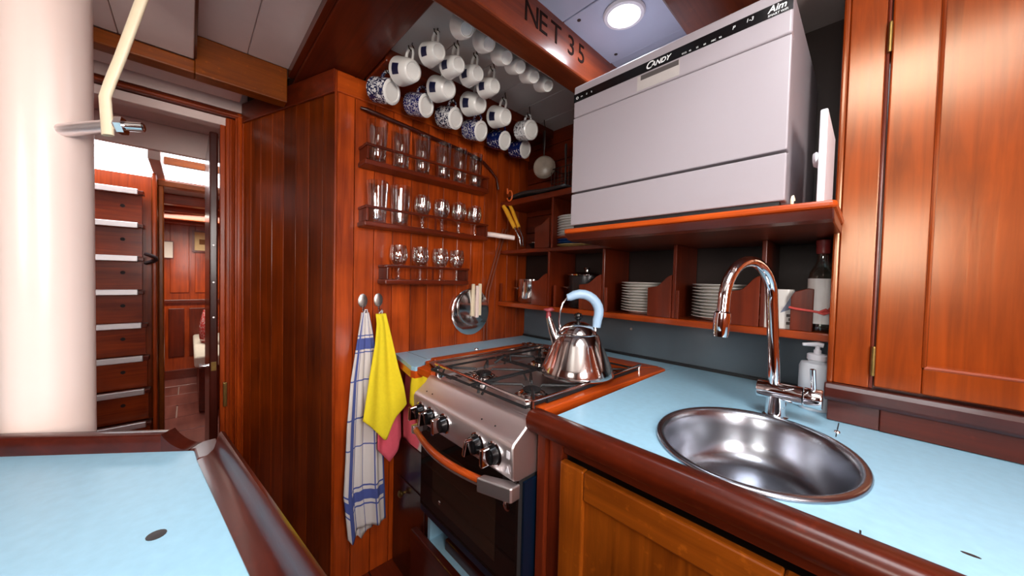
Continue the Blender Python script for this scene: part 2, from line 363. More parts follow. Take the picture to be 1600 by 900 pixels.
# bulkhead with the doorway
wd = struct(MB().box(-2.03, -1.99, -1.32, -0.46, 0, 2.06).box(-2.03, -1.99, -0.46, 0.60, 1.95, 2.06).box(-2.03, -1.99, 0.19, 0.60, 0, 1.95).build('wall_doorway', deckgrey))
d1 = struct(bpy.data.objects.new('door_1', None)); C.objects.link(d1)
box(-2.05, -1.985, 0.150, 0.184, 0, 1.945).build('jamb', W['redZ'], d1, bev=0.004)
MB().tube([(-1.985, 0.166, 0), (-1.985, 0.166, 1.94)], 0.010, 8).build('jamb_bead', W['redZ'], d1, smooth=True)
box(-2.06, -1.990, 0.118, 0.150, 0, 1.915).build('jamb_casing', W['redZ'], d1, bev=0.006, seg=3)
MB().tube([(-1.990, 0.137, 0), (-1.990, 0.137, 1.91)], 0.007, 8).build('jamb_bead', W['redZ'], d1, smooth=True)
box(-2.07, -2.002, 0.100, 0.118, 0, 1.900).build('door_stop', W['redZ'], d1, bev=0.003)
box(-2.05, -1.985, -0.50, 0.184, 1.918, 1.948).build('header', W['darkY'], d1, bev=0.004)
MB().tube([(-1.983, -0.50, 1.930), (-1.983, 0.176, 1.930)], 0.008, 8).build('header_bead', W['redY'], d1, smooth=True)
box(-2.06, -2.000, -0.50, 0.150, 1.880, 1.916).build('header_casing', deckgrey, d1, bev=0.004)
# the open door leaf seen nearly edge-on
leaf = box(-2.66, -2.06, 0.066, 0.096, 0.03, 1.86).build('door_leaf', W['maroonZ'], d1, bev=0.006, seg=3, label='dark maroon door leaf standing open')
MB().tube([(-2.09, 0.066, 0.795), (-2.09, 0.045, 0.795), (-2.095, 0.035, 0.795)], [0.007, 0.006, 0.010], 10).build('door_knob', chrome, leaf, smooth=True)
box(-2.0605, -2.057, 0.072, 0.090, 0.775, 0.815).build('lock_plate', brass, leaf)
box(-2.02, -1.986, 0.110, 0.1245, 0.62, 0.73).build('hinge', brass, d1, bev=0.002)
for zz in (1.02, 1.18, 1.35):
    MB().lathe([(0, 0), (0.005, 0), (0.004, 0.003), (0, 0.004)], 10, aim((-2.058, 0.081, zz), (-1.0, 0.081, zz))).build('screw', steel, leaf, smooth=True)

struct(MB().box(0.98, 1.02, -1.32, -0.42, 0, 2.06).box(0.98, 1.02, 0.22, 1.45, 0, 2.06).box(0.98, 1.02, -0.42, 0.22, 0, 1.20).box(0.98, 1.02, -0.42, 0.22, 1.84, 2.06).build('wall_right', W['redZ']))
w3 = struct(bpy.data.objects.new('window_added_aft', None)); C.objects.link(w3)  # unseen aft window, made up to house the added fill light
MB().box(0.964, 0.981, -0.45, 0.25, 1.17, 1.205).box(0.964, 0.981, -0.45, 0.25, 1.835, 1.87).box(0.964, 0.981, -0.45, -0.415, 1.205, 1.835).box(0.964, 0.981, 0.215, 0.25, 1.205, 1.835).build('window_frame', W['redY'], w3, bev=0.003)
box(1.0, 1.005, -0.42, 0.22, 1.20, 1.84).build('pane', glass, w3)
wb = struct(MB().box(-2.03, -0.22, -1.34, -1.30, 0, 2.06).box(0.32, 1.02, -1.34, -1.30, 0, 2.06).box(-0.22, 0.32, -1.34, -1.30, 0, 1.27).box(-0.22, 0.32, -1.34, -1.30, 1.73, 2.06).build('wall_back', W['darkZ']))
w1 = struct(bpy.data.objects.new('window_1', None)); C.objects.link(w1)
MB().box(-0.25, 0.35, -1.302, -1.285, 1.24, 1.275).box(-0.25, 0.35, -1.302, -1.285, 1.725, 1.76).box(-0.25, -0.215, -1.302, -1.285, 1.275, 1.725).box(0.315, 0.35, -1.302, -1.285, 1.275, 1.725).build('window_frame', W['redX'], w1, bev=0.003)
box(-0.22, 0.32, -1.325, -1.320, 1.27, 1.73).build('pane', glass, w1)

# deckhead (ceiling) with the hatch above the cook
HX0, HX1, HY0, HY1 = -0.165, 0.365, 0.025, 0.575
ce = struct(MB().box(-2.03, HX0, -1.34, 1.47, 2.040, 2.08).box(HX1, 1.02, -1.34, 1.47, 2.040, 2.08).box(HX0, HX1, -1.34, HY0, 2.040, 2.08).box(HX0, HX1, HY1, 1.47, 2.040, 2.08).build('ceiling', deckwhite))
for i in range(6):
    y0 = 0.50+i*0.160
    box(-1.20, -0.75, y0+0.0012, y0+0.1588, 2.030, 2.041).build('ceiling_plank', deckwhite, ce, bev=0.002, seg=1)
box(-0.69, -0.36, 0.60, 0.838, 2.026, 2.041).build('ceiling_plank', deckblue, ce, bev=0.002, seg=1)
box(-0.69, -0.36, 0.842, 1.120, 2.026, 2.041).build('ceiling_plank', deckblue, ce, bev=0.002, seg=1)
box(-0.69, -0.36, 1.124, 1.160, 2.030, 2.041).build('ceiling_plank', deckblue, ce, bev=0.002, seg=1)
box(-0.69, -0.36, 1.164, 1.43, 2.030, 2.041).build('ceiling_plank', deckblue, ce, bev=0.002, seg=1)
for sx, sy in ((-0.64, 0.865), (-0.64, 1.085), (-0.40, 0.865), (-0.40, 1.085)):
    MB().lathe([(0, 0), (0.006, 0), (0.006, 0.002), (0, 0.002)], 10, aim((sx, sy, 2.027), (sx, sy, 1.0))).build('screw', grey_mt, ce)
box(-1.60, -0.37, 0.020, 0.155, 2.030, 2.041).build('ceiling_plank', deckgrey, ce, bev=0.002, seg=1)
box(-1.60, -0.37, 0.157, 0.300, 2.030, 2.041).build('ceiling_plank', deckgrey, ce, bev=0.002, seg=1)
for a, b in ((-0.155, 0.012), (-0.322, -0.157), (-0.50, -0.324), (-0.70, -0.502)):
    box(-1.60, -0.90, a, b, 1.946, 1.962).build('ceiling_plank', deckgrey, ce, bev=0.002, seg=1)
box(-1.60, -0.90, 0.0125, 0.019, 1.950, 2.04).build('step_strip', W['darkX'], ce)
w2 = struct(bpy.data.objects.new('window_2', None)); C.objects.link(w2)
MB().box(HX0-0.04, HX0, HY0-0.04, HY1+0.04, 2.02, 2.045).box(HX1, HX1+0.04, HY0-0.04, HY1+0.04, 2.02, 2.045).box(HX0, HX1, HY0-0.04, HY0, 2.02, 2.045).box(HX0, HX1, HY1, HY1+0.04, 2.02, 2.045).build('window_frame', W['redX'], w2)
box(HX0, HX1, HY0, HY1, 2.060, 2.066).build('pane', glass, w2)

# deck beams
def beam(name, label, bm, mat, **k): return tag(bm.build(name, mat, **k), label, 'beam')
b1 = thing('deck_beam', 'varnished deck beam carved NET 35, left of the round deck light', 'beam', (-0.72, 0.30, 1.90))
box(-0.037, 0.040, -1.6, 1.125, 0.0, 0.139).build('beam_body', W['beamY'], b1, bev=0.006)
mt_txt = Matrix(((0, 0, 1, 0.0405), (1, 0, 0, 0.0), (0, 1, 0, 0.072), (0, 0, 0, 1)))
dkc = flat('carved_groove', srgb(24, 9, 6), 0.9, spec=0.1)
for ch, yy, sz in (('N', 0.365, 0.085), ('E', 0.425, 0.085), ('T', 0.480, 0.085), ('3', 0.560, 0.085), ('5', 0.615, 0.085)):
    text(ch, 'carved_letter', dkc, b1, sz, Matrix.Translation((0, yy, 0)) @ mt_txt, 0.0008)
MB().lathe([(0, 0), (0.016, 0), (0.012, 0.02), (0, 0.022)], 12, aim((0.0, 0.76, 0.0), (0, 0.76, -1))).build('bolt_head', W['orangeY'], b1, smooth=True)
beam('deck_beam', 'dark brown deck beam above the dishwasher, right of the deck light', box(-0.365, -0.195, -0.2, 1.425, 1.90, 2.039), W['beamY'], bev=0.006)
beam('deck_beam', 'dark beam over the glass racks carrying the patterned mugs', box(-1.385, -1.195, 0.50, 1.420, 1.985, 2.039), W['darkY'], bev=0.005)
beam('deck_beam', 'honey brown deck beam in front of the doorway header', MB().prism([(-1.66, -0.95, 1.900), (-1.60, -0.95, 1.900), (-1.60, -0.95, 1.944), (-1.66, -0.95, 1.944)], (0, 0.965, 0)).box(-1.66, -1.60, 0.0151, 0.280, 1.900, 2.031), W['honeyY'], bev=0.004)
beam('carlin', 'heavy dark longitudinal beam above the panelled corner', box(-1.98, -0.765, 0.302, 0.495, 1.992, 2.039), W['darkX'], bev=0.004)
beam('cover_strip', 'thin brown strip edging the grey deckhead panel', box(-1.60, -0.90, 0.282, 0.301, 2.000, 2.039), W['darkX'])
beam('lintel_beam', 'grey painted beam just above the doorway header', box(-1.90, -1.70, -0.95, 0.16, 1.960, 2.039), deckgrey, bev=0.004)

# deck light in the pale panel
dl = thing('deck_light', 'bright round glass deck light in the pale ceiling panel', 'deck light', (-0.529, 0.935, 2.026))
MB().lathe([(0.045, 0), (0.058, 0), (0.060, -0.004), (0.056, -0.010), (0.047, -0.011), (0.045, -0.006), (0.045, 0)], 32).build('rim', white_pl, dl, smooth=True)
MB().lathe([(0, -0.001), (0.046, -0.001), (0.046, -0.006), (0.036, -0.012), (0, -0.012)], 32).build('lens', sky_glass, dl, smooth=True)

# ---------------------------------------------------------------- companionway and saloon seen through the doorway
pf = struct(box(-3.26, -2.03, -0.80, 0.36, -0.05, -0.008).build('floor_passage', dark_void))
sf = struct(box(-5.45, -3.26, -1.3, 1.0, -0.05, -0.010).build('floor_saloon', flat('pale_grout', srgb(150, 120, 112), 0.8)))
tile_m = wood('red_brown_floor_tile', srgb(92, 46, 40), srgb(142, 84, 74), 'X', rough=0.4, coat=0.2, fine=12, vary=0.3)
for i in range(6):
    for j in range(4):
        x0 = -5.40+i*0.36; y0 = -0.62+j*0.36+(0.0 if i % 2 == 0 else 0.18)
        box(x0+0.005, x0+0.355, y0+0.005, min(y0+0.355, 0.95), -0.010, 0.0).build('tile', tile_m, sf, bev=0.002, seg=1)
for i in range(3):
    for j in range(3):
        x0 = -3.24+i*0.40; y0 = -0.78+j*0.37
        box(x0+0.005, x0+0.395, y0+0.005, y0+0.365, -0.008, 0.0).build('tile', tile_m, pf, bev=0.002, seg=1)
struct(box(-3.26, -2.03, -0.84, -0.80, -0.05, 2.15).build('wall_passage_left', W['redZ']))
struct(box(-3.26, -2.03, 0.34, 0.38, -0.05, 2.15).build('wall_passage_right', W['darkZ']))
struct(box(-2.74, -2.03, -0.84, 0.38, 2.03, 2.08).build('ceiling_passage', deckgrey))
lb = struct(MB().box(-2.74, -2.70, -0.84, 0.38, 1.885, 2.03).build('trim_1', deckgrey, bev=0.006)); 
struct(box(-3.30, -2.741, -0.165, -0.115, 1.84, 2.06).build('trim_2', deckgrey, bev=0.004))
wl = struct(MB().box(-3.30, -3.26, -0.84, -0.165, 0, 1.835).box(-3.30, -3.26, 0.22, 0.38, 0, 1.80).build('wall_ladder', W['redZ']))
d2o = struct(bpy.data.objects.new('door_2', None)); C.objects.link(d2o)
box(-3.32, -3.22, -0.178, -0.150, 0, 1.84).build('jamb', W['honeyZ'], d2o, bev=0.004)
box(-3.30, -3.235, -0.148, -0.122, 0, 1.82).build('jamb_casing', W['honeyZ'], d2o, bev=0.006, seg=3)
box(-3.31, -3.23, -0.150, 0.34, 1.785, 1.825).build('header', W['honeyY'], d2o, bev=0.005)
for k, (zz, xx) in enumerate(((1.900, -3.08),)):
    box(xx-0.03, xx, -0.114, 0.34, zz, zz+0.048).build('skylight_bar', W['honeyY'], d2o, bev=0.003)
# saloon shell
struct(MB().box(-5.45, -3.30, -1.30, -1.26, 0, 1.845).build('wall_saloon_left', W['redZ']))
struct(box(-5.45, -3.30, 0.96, 1.0, 0, 1.845).build('wall_saloon_right', W['redZ']))
struct(MB().box(-3.30, -3.27, -1.30, -0.84, 0, 1.845).box(-3.30, -3.27, 0.38, 1.0, 0, 1.845).box(-3.345, -3.305, -0.84, 0.38, 1.80, 1.845).build('wall_saloon_near', W['redZ']))
struct(box(-5.45, -3.34, -1.30, 1.0, 1.815, 1.845).build('ceiling_saloon', deckwhite))
wsf = struct(box(-5.45, -5.405, -1.30, 1.0, 0, 1.845).build('wall_saloon_far', W['redZ']))
for a, b in ((-0.45, -0.23), (-0.155, 0.0), (0.05, 0.30)):
    box(-5.405, -5.392, a, b, 0.98, 1.80).build('panel', W['redZ'], wsf, bev=0.004)
for a, b in ((-0.45, -0.23), (-0.17, -0.04), (0.0, 0.25)):
    box(-5.405, -5.392, a, b, 0.25, 0.80).build('panel', W['darkZ'], wsf, bev=0.004)
box(-5.405, -5.375, -1.2, 0.9, 0.86, 0.90).build('dado_rail', W['darkY'], wsf, bev=0.004)
struct(box(-5.404, -5.37, -1.2, 0.9, 0.0, 0.10).build('baseboard_saloon', W['darkY'], bev=0.004))
for k, xx in enumerate((-3.75, -4.20, -4.80, -5.2)):
    beam('saloon_beam', ('first', 'second', 'third', 'fourth')[k]+' brown ceiling beam beyond the inner doorway, counted from the door', box(xx-0.05, xx+0.05, -1.25, 0.95, 1.74, 1.814), W['redY'], bev=0.005)
bn = thing('saloon_bench', 'wooden saloon bench with pale quilted seat seen through the doorway', 'bench', (-4.5, 0.03, 0))
box(-0.85, 0.55, 0.03, 0.85, 0.01, 0.40).build('bench_base', W['darkX'], bn, bev=0.005)
for x0, x1 in ((-0.88, -0.18), (-0.17, 0.56)):
    box(x0, x1, 0.0, 0.6, 0.401, 0.495).build('seat_cushion', flat('pale_quilted_fabric', srgb(208, 204, 190), 0.9, noise=0.08, scale=60, bump=0.3), bn, bev=0.02, seg=3)
cu = thing('cushion', 'red and white patterned cushion leaning on the saloon bench', 'cushion', (-4.62, 0.13, 0.497), 0.35)
MB().grid(10, 10, lambda u, v: ((u-.5)*0.30, 0.03*v+0.055*math.sin(PI*u)**.5*math.sin(PI*v)**.5, 0.005+v*0.33)).build('cover_front', pattern_china('red_white_fabric', 2.0, srgb(196, 70, 70), 0.42, 40), cu, smooth=True)
MB().grid(10, 10, lambda u, v: ((.5-u)*0.30, 0.03*v-0.055*math.sin(PI*u)**.5*math.sin(PI*v)**.5, 0.005+v*0.33)).build('cover_back', pattern_china('red_white_fabric_b', 4.0, srgb(196, 70, 70), 0.42, 40), cu, smooth=True)
nt_ = thing('notice', 'white notice sheet on the far saloon wall', 'notice', (-5.39, -0.165, 1.36))
box(-0.0015, 0.006, -0.055, 0.04, 0, 0.20).build('frame', W['darkZ'], nt_); box(0.006, 0.008, -0.045, 0.032, 0.012, 0.188).build('sheet', flat('white_paper', srgb(235, 230, 220), 0.8), nt_)
pc = thing('framed_picture', 'small framed picture with brown centre on far saloon wall', 'picture', (-5.385, 0.105, 1.45))
MB().box(-0.006, 0.02, -0.08, -0.06, 0, 0.25).box(-0.006, 0.02, 0.10, 0.12, 0, 0.25).box(-0.006, 0.02, -0.06, 0.10, 0, 0.02).box(-0.006, 0.02, -0.06, 0.10, 0.23, 0.25).build('frame', W['darkZ'], pc)
box(-0.006, 0.008, -0.06, 0.10, 0.02, 0.23).build('mount', flat('cream_mount', srgb(216, 190, 140), 0.8), pc)
box(0.008, 0.010, -0.02, 0.06, 0.09, 0.15).build('print', flat('brown_print', srgb(120, 78, 40), 0.8), pc)

# companionway ladder
ld = thing('companionway_ladder', 'red brown companionway ladder with aluminium step nosings', 'ladder', (-3.14, -0.30, 0))
for i in range(8):
    z = 0.245+i*0.208; y1 = 0.115-0.006*i if i < 4 else 0.082
    xo = -0.006*i
    box(-0.055+xo, -0.035+xo, -0.30, y1, z-0.18, z+0.01).build('riser', W['redY'], ld)
    box(-0.05+xo, 0.03+xo, -0.30, y1+0.012, z, z+0.022).build('tread', W['darkY'], ld, bev=0.003)
    box(0.012+xo, 0.038+xo, -0.30, y1-0.012, z-0.006, z+0.030).build('nosing', alu, ld, bev=0.004)
    MB().lathe([(0, 0), (0.011, 0), (0.011, 0.001), (0, 0.001)], 12, aim((-0.0349+xo, 0.0, z-0.075), (1, 0, z-0.075))).build('finger_hole', dark_void, ld)
box(-0.056, 0.02, 0.132, 0.150, 0.0, 1.84).build('stringer', W['redZ'], ld, bev=0.004)
kn = thing('rope_knot', 'small dark rope knot hung on the ladder edge', 'knot', (-3.10, -0.172, 1.30))
MB().tube([(0.016+0.02*math.sin(3*a)*0.4+0.012*math.cos(a), 0.022*math.cos(2*a), 0.028*math.sin(a)) for a in [i*2*PI/30 for i in range(31)]], 0.011, 8).build('knot', flat('dark_rope', srgb(48, 22, 22), 0.7), kn, smooth=True)

# ================================================================ COUNTER, SINK, TAP
SC = Vector((-0.156, 0.842)); SA, SB = 0.166, 0.196
wk = wthing('worktop', 'light blue laminate worktop with dark wooden rim around the sink', 'worktop', (0.2, 1.0, 0.86))
def hole_plate(x0, x1, y0, y1, z0, z1, n=64):
    mb = MB(); inn = []; out = []
    angs = sorted([2*PI*i/n for i in range(n)] + [math.atan2(yy-SC.y, xx-SC.x) % (2*PI) for xx in (x0, x1) for yy in (y0, y1)])
    for a in angs:
        dx, dy = math.cos(a), math.sin(a)
        k = 1/math.sqrt((dx/SA)**2+(dy/SB)**2); inn.append((SC.x+dx*k, SC.y+dy*k))
        t = min(((x1-SC.x)/dx if dx > 1e-9 else (x0-SC.x)/dx if dx < -1e-9 else 1e9), ((y1-SC.y)/dy if dy > 1e-9 else (y0-SC.y)/dy if dy < -1e-9 else 1e9))
        out.append((SC.x+dx*t, SC.y+dy*t))
    m_ = len(angs)
    vs = [(x, y, z1) for x, y in inn]+[(x, y, z1) for x, y in out]+[(x, y, z0) for x, y in inn]+[(x, y, z0) for x, y in out]
    fs = []
    for i in range(m_):
        j = (i+1) % m_
        fs += [(i, m_+i, m_+j, j), (2*m_+j, 3*m_+j, 3*m_+i, 2*m_+i), (j, 2*m_+j, 2*m_+i, i), (m_+i, 3*m_+i, 3*m_+j, m_+j)]
    return mb.add(vs, fs)
hole_plate(-0.512, 0.975, 0.640, 1.423, 0.882, 0.900).build('laminate_top', blue, wk)
MB().prism([(-0.560, 0.646, 0.862), (-0.560, 0.600, 0.862), (-0.560, 0.592, 0.872), (-0.560, 0.590, 0.893), (-0.560, 0.597, 0.906), (-0.560, 0.608, 0.910), (-0.560, 0.635, 0.908), (-0.560, 0.646, 0.9015)], (1.535, 0, 0)).build('front_rim', W['rimX'], wk, smooth=True, sharp=50)
box(0.0035, 0.0055, 0.646, 0.66, 0.899, 0.9006).build('joint_line', black_mt, wk)
MB().box(-0.0385, -0.0365, 1.03, 1.14, 0.899, 0.9003).build('joint_line', black_mt, wk)
MB().lathe([(0, 0), (0.006, 0), (0.005, 0.003), (0, 0.004)], 12, Matrix.Translation((-0.037, 1.065, 0.900))).build('stud', chrome, wk, smooth=True)
MB().lathe([(0, 0), (0.008, 0), (0.008, 0.0006), (0, 0.0006)], 10, Matrix.Translation((0.100, 0.705, 0.9000)) @ Matrix.Diagonal((1, .35, 1, 1))).build('scar', grey_mt, wk)
sk = wthing('sink', 'oval brushed stainless steel sink set into the blue worktop', 'sink', (SC.x, SC.y, 0.78))
prof = [(1.055, .9005), (1.06, .9035), (1.045, .9075), (1.01, .909), (0.985, .907), (0.955, .902), (0.935, .893), (0.915, .870), (0.885, .838), (0.84, .812), (0.76, .796), (0.62, .788), (0.35, .784), (0.16, .782), (0.0, .782)]
MB().lathe(prof, 64, Matrix.Translation((SC.x, SC.y, 0)) @ Matrix.Diagonal((SA*0.995, SB*0.995, 1, 1))).build('bowl', steel_s, sk, smooth=True, sharp=0)
MB().lathe([(0, .784), (0.030, .784), (0.034, .786), (0.030, .7885), (0.022, .7865), (0, .786)], 24, Matrix.Translation((SC.x, SC.y, 0))).build('drain', chrome, sk, smooth=True)

tp = wthing('kitchen_tap', 'tall chrome swan neck mixer tap behind the oval sink', 'tap', (-0.150, 1.066, 0.900))
base = Vector((-0.150, 1.066, 0.9)); top = Vector((-0.166, 1.062, 1.190)); outl = Vector((-0.226, 0.884, 1.19))
MB().lathe([(0, 0), (0.027, 0), (0.027, 0.004), (0.024, 0.007), (0.0215, 0.008), (0.0215, 0.055), (0, 0.055)], 28, Matrix.Translation(base)).build('base', chrome, tp, smooth=True)
dirn = (outl-top); R_ = dirn.length/2; dirn.normalize(); mid = (top+outl)/2
path = [base+(top-base)*t for t in (0.12, 0.4, 0.7, 1.0)] + [mid - dirn*R_*math.cos(a) + Vector((0, 0, R_*1.02*math.sin(a))) for a in [PI*i/18 for i in range(1, 19)]] + [outl+Vector((-.001, -.003, -0.025))]
MB().tube(path, 0.0125, 18).build('swan_neck', chrome, tp, smooth=True)
MB().lathe([(0, 0), (0.0125, 0), (0.0165, 0.004), (0.0175, 0.02), (0.0165, 0.050), (0.0145, 0.058), (0, 0.058)], 22, aim(outl+Vector((-.001, -.003, -0.022)), outl+Vector((-.004, -.008, -0.12)))).build('spray_head', chrome, tp, smooth=True)
vb0, vb1 = Vector((-0.188, 1.066, 0.965)), Vector((-0.098, 1.066, 0.965))
MB().lathe([(0, 0), (0.021, 0), (0.0225, 0.002), (0.0225, (vb1-vb0).length-.001), (0.020, (vb1-vb0).length), (0, (vb1-vb0).length)], 26, aim(vb0, vb1)).build('valve_body', chrome, tp, smooth=True)
MB().lathe([(0, 0), (0.0225, 0), (0.0235, 0.002), (0.0235, 0.030), (0.022, 0.0325), (0, 0.0325)], 26, aim(vb1+Vector((.0015, 0, 0)), vb1+Vector((1, 0, 0)))).build('lever_cap', chrome, tp, smooth=True)
MB().tube([(-0.079, 1.062, 0.982), (-0.081, 1.056, 1.012), (-0.082, 1.052, 1.036)], [0.0052, 0.0056, 0.0056], 12).build('lever', chrome, tp, smooth=True)

# base cabinet under the rim
bc = wthing('base_cabinet', 'honey brown panelled cabinet under the sink worktop', 'cabinet', (0.2, 0.9, 0.0))
box(-0.548, 0.97, 0.660, 1.40, 0.06, 0.775).build('carcass', dark_void, bc)
box(-0.552, -0.525, 0.626, 1.36, 0.0, 0.861).build('side_panel', W['midZ'], bc, bev=0.003)
box(-0.524, -0.483, 0.638, 0.659, 0.0, 0.861).build('stile', W['darkZ'], bc, bev=0.002)
box(-0.482, 0.97, 0.640, 0.659, 0.822, 0.861).build('top_rail', W['darkX'], bc, bev=0.002)
def cab_door(x0, x1, z0, z1, y, parent, fr=0.064, m1=W['honeyZ'], m2=W['honeyX']):
    d = box(x0+fr-0.004, x1-fr+0.004, y+0.010, y+0.018, z0+fr-0.004, z1-fr+0.004).build('door', m1, parent)
    d_add = []
    for a in ((x0, x0+fr), (x1-fr, x1)): d_add.append(box(a[0], a[1], y, y+0.020, z0, z1).build('door_stile', m1, None, bev=0.004))
    for a in ((z0, z0+fr), (z1-fr, z1)): d_add.append(box(x0+fr+.0003, x1-fr-.0003, y, y+0.020, a[0], a[1]).build('door_rail', m2, None, bev=0.004))
    for k in d_add: k.parent = d
    return d
cab_door(-0.478, -0.005, 0.10, 0.812, 0.622, bc)
cab_door(0.003, 0.476, 0.10, 0.812, 0.622, bc)

# left worktop by the panelling, gallery rails round the cooker
lw = wthing('side_worktop', 'narrow pale blue worktop ledge along the red panelling', 'worktop', (-1.25, 0.95, 0.86))
outline = [(-1.384, 0.636), (-1.19, 0.600), (-1.150, 0.592), (-1.128, 0.598), (-1.128, 0.622), (-1.148, 0.645), (-1.180, 0.660), (-1.196, 0.685), (-1.200, 0.720), (-1.203, 1.225), (-1.185, 1.262), (-1.150, 1.285), (-1.10, 1.300), (-0.545, 1.318), (-0.515, 1.30), (-0.514, 1.423), (-1.384, 1.423)]
MB().pz(outline, 0.884, 0.900).build('laminate_top', blue, lw)
MB().pz([(-1.384, 0.634), (-1.19, 0.598), (-1.150, 0.590), (-1.126, 0.596), (-1.126, 0.622), (-1.146, 0.645), (-1.178, 0.660), (-1.194, 0.685), (-1.198, 0.72), (-1.198, 0.70), (-1.215, 0.70), (-1.215, 0.665), (-1.384, 0.665)], 0.858, 0.8838).build('front_edge', W['orangeX'], lw)
MB().lathe([(0, 0), (0.010, 0), (0.009, 0.004), (0.004, 0.005), (0, 0.003)], 14, Matrix.Translation((-1.238, 0.962, 0.900))).build('stud', chrome, lw, smooth=True)
box(-1.382, -1.21, 0.690, 0.6915, 0.8995, 0.9004).build('joint_line', black_mt, lw)
gl_ = wthing('cooker_gallery', 'raised orange wooden border framing the cooker opening', 'border', (-0.86, 0.95, 0.87))
MB().pz([(-1.1985, 0.70), (-1.165, 0.70), (-1.165, 1.232), (-1.1985, 1.232)], 0.872, 0.906).build('left_rail', W['redY'], gl_, bev=0.004)
MB().pz([(-1.128, 0.604), (-1.040, 0.612), (-1.040, 0.630), (-1.120, 0.645), (-1.165, 0.668), (-1.1655, 0.699), (-1.195, 0.699), (-1.188, 0.670), (-1.140, 0.648)], 0.872, 0.899).build('corner_piece', W['orangeX'], gl_, bev=0.003)
MB().pz([(-1.2, 1.2325), (-0.588, 1.2325), (-0.545, 1.316), (-1.10, 1.298), (-1.175, 1.268)], 0.872, 0.906).build('back_rail', W['redX'], gl_, bev=0.004)
MB().pz([(-0.600, 0.648), (-0.548, 0.648), (-0.514, 1.296), (-0.540, 1.314), (-0.585, 1.232)], 0.872, 0.906).build('right_rail', W['redY'], gl_, bev=0.004)

# cabinet between the panelling and the cooker
sc_ = wthing('side_cabinet', 'dark glossy narrow cabinet between the towels and the cooker', 'cabinet', (-1.22, 0.9, 0.0))
box(-1.384, -1.075, 0.650, 1.40, 0.05, 0.856).build('carcass', dark_void, sc_)
gd = box(-1.380, -1.078, 0.636, 0.6495, 0.0, 0.560).build('door', W['maroonZ'], sc_, bev=0.003)
box(-1.345, -1.110, 0.632, 0.6358, 0.06, 0.40).build('door_panel', W['maroonZ'], gd, bev=0.003).location = (0, 0, 0)
box(-1.380, -1.078, 0.637, 0.6495, 0.563, 0.856).build('heat_shield', brushed('polished_shield', (0.80, 0.76, 0.70, 1), 0.10, 'Z', 0.01), sc_, label='polished metal heat shield panel')
kb = MB().lathe([(0, 0), (0.006, 0), (0.006, 0.012), (0.013, 0.018), (0.014, 0.026), (0.008, 0.031), (0, 0.032)], 16, aim((-1.265, 0.6358, 0.355), (-1.265, 0, 0.355))).build('knob', brass, gd, smooth=True)
kb.location = (0, 0, 0)
box(-1.073, -1.058, 0.628, 1.20, 0.262, 0.870).build('end_panel', blue, sc_)

# ================================================================ COOKER
st = wthing('gas_cooker', 'stainless steel marine gas cooker with wooden oven handle', 'cooker', (-0.80, 0.90, 0.0))
box(-1.030, -0.566, 0.602, 1.215, 0.455, 0.868).build('oven_body', grey_mt, st)
MB().box(-0.564, -0.5575, 0.590, 1.2, 0.455, 0.735).build('side_film', bluefilm, st)
MB().prism([(-1.042, 0.66, 0.745), (-1.042, 0.572, 0.745), (-1.042, 0.556, 0.750), (-1.042, 0.549, 0.760), (-1.042, 0.546, 0.830), (-1.042, 0.551, 0.841), (-1.042, 0.562, 0.848), (-1.042, 0.590, 0.868), (-1.042, 0.598, 0.880), (-1.042, 0.606, 0.888), (-1.042, 0.617, 0.889), (-1.042, 0.622, 0.872), (-1.042, 0.66, 0.868)], (0.483, 0, 0)).build('control_panel', steel, st, smooth=True, sharp=50, bev=0.004)
for xx, yy, zz in ((-0.99, .567, .8525), (-0.955, .567, .8525), (-0.70, .567, .8525), (-0.645, .567, .8525)):
    MB().lathe([(0, 0), (0.0025, 0), (0.002, 0.0015), (0, 0.002)], 8, aim((xx, yy, zz), (xx, yy-0.5, zz+0.75))).build('rivet', black_gl, st)
for xx, zz in ((-0.985, 0.795), (-0.925, 0.796), (-0.848, 0.798), (-0.690, 0.797), (-0.622, 0.798)):
    k = MB().lathe([(0, 0), (0.0265, 0), (0.0265, 0.004), (0.0235, 0.006), (0.0215, 0.022), (0.017, 0.024), (0, 0.024)], 24, aim((xx, 0.5465, zz), (xx, 0, zz))).build('knob', black_gl, st, smooth=True)
    a = random.uniform(-0.25, 0.25)
    g = MB().prism([(xx+math.cos(a+PI/2)*p*0.022-math.sin(a+PI/2)*q*0.0055, 0.528, zz+math.sin(a+PI/2)*p*0.022+math.cos(a+PI/2)*q*0.0055) for p, q in ((-1, -1), (1, -1), (1, 1), (-1, 1))], (0, -0.026, 0)).build('grip', chrome, k, bev=0.003)
    g.location = (0, 0, 0)
    rg = MB().lathe([(0.0265, 0), (0.0295, 0), (0.0295, 0.003), (0.0265, 0.0045)], 24, aim((xx, 0.5465, zz), (xx, 0, zz))).build('bezel', chrome, k, smooth=True); rg.location = (0, 0, 0)
for zz, bd in ((0.812, 'box'), (0.778, 'tri')):
    if bd == 'box': q = MB().box(-0.578, -0.568, 0.5452, 0.5462, zz-0.008, zz+0.010)
    else: q = MB().prism([(-0.581, 0.5462, zz-0.008), (-0.566, 0.5462, zz-0.008), (-0.5735, 0.5462, zz+0.008)], (0, -0.001, 0))
    q.build('warning_mark', white_pl, st)
od = box(-1.026, -0.566, 0.578, 0.6015, 0.460, 0.742).build('oven_door', grey_mt, st)
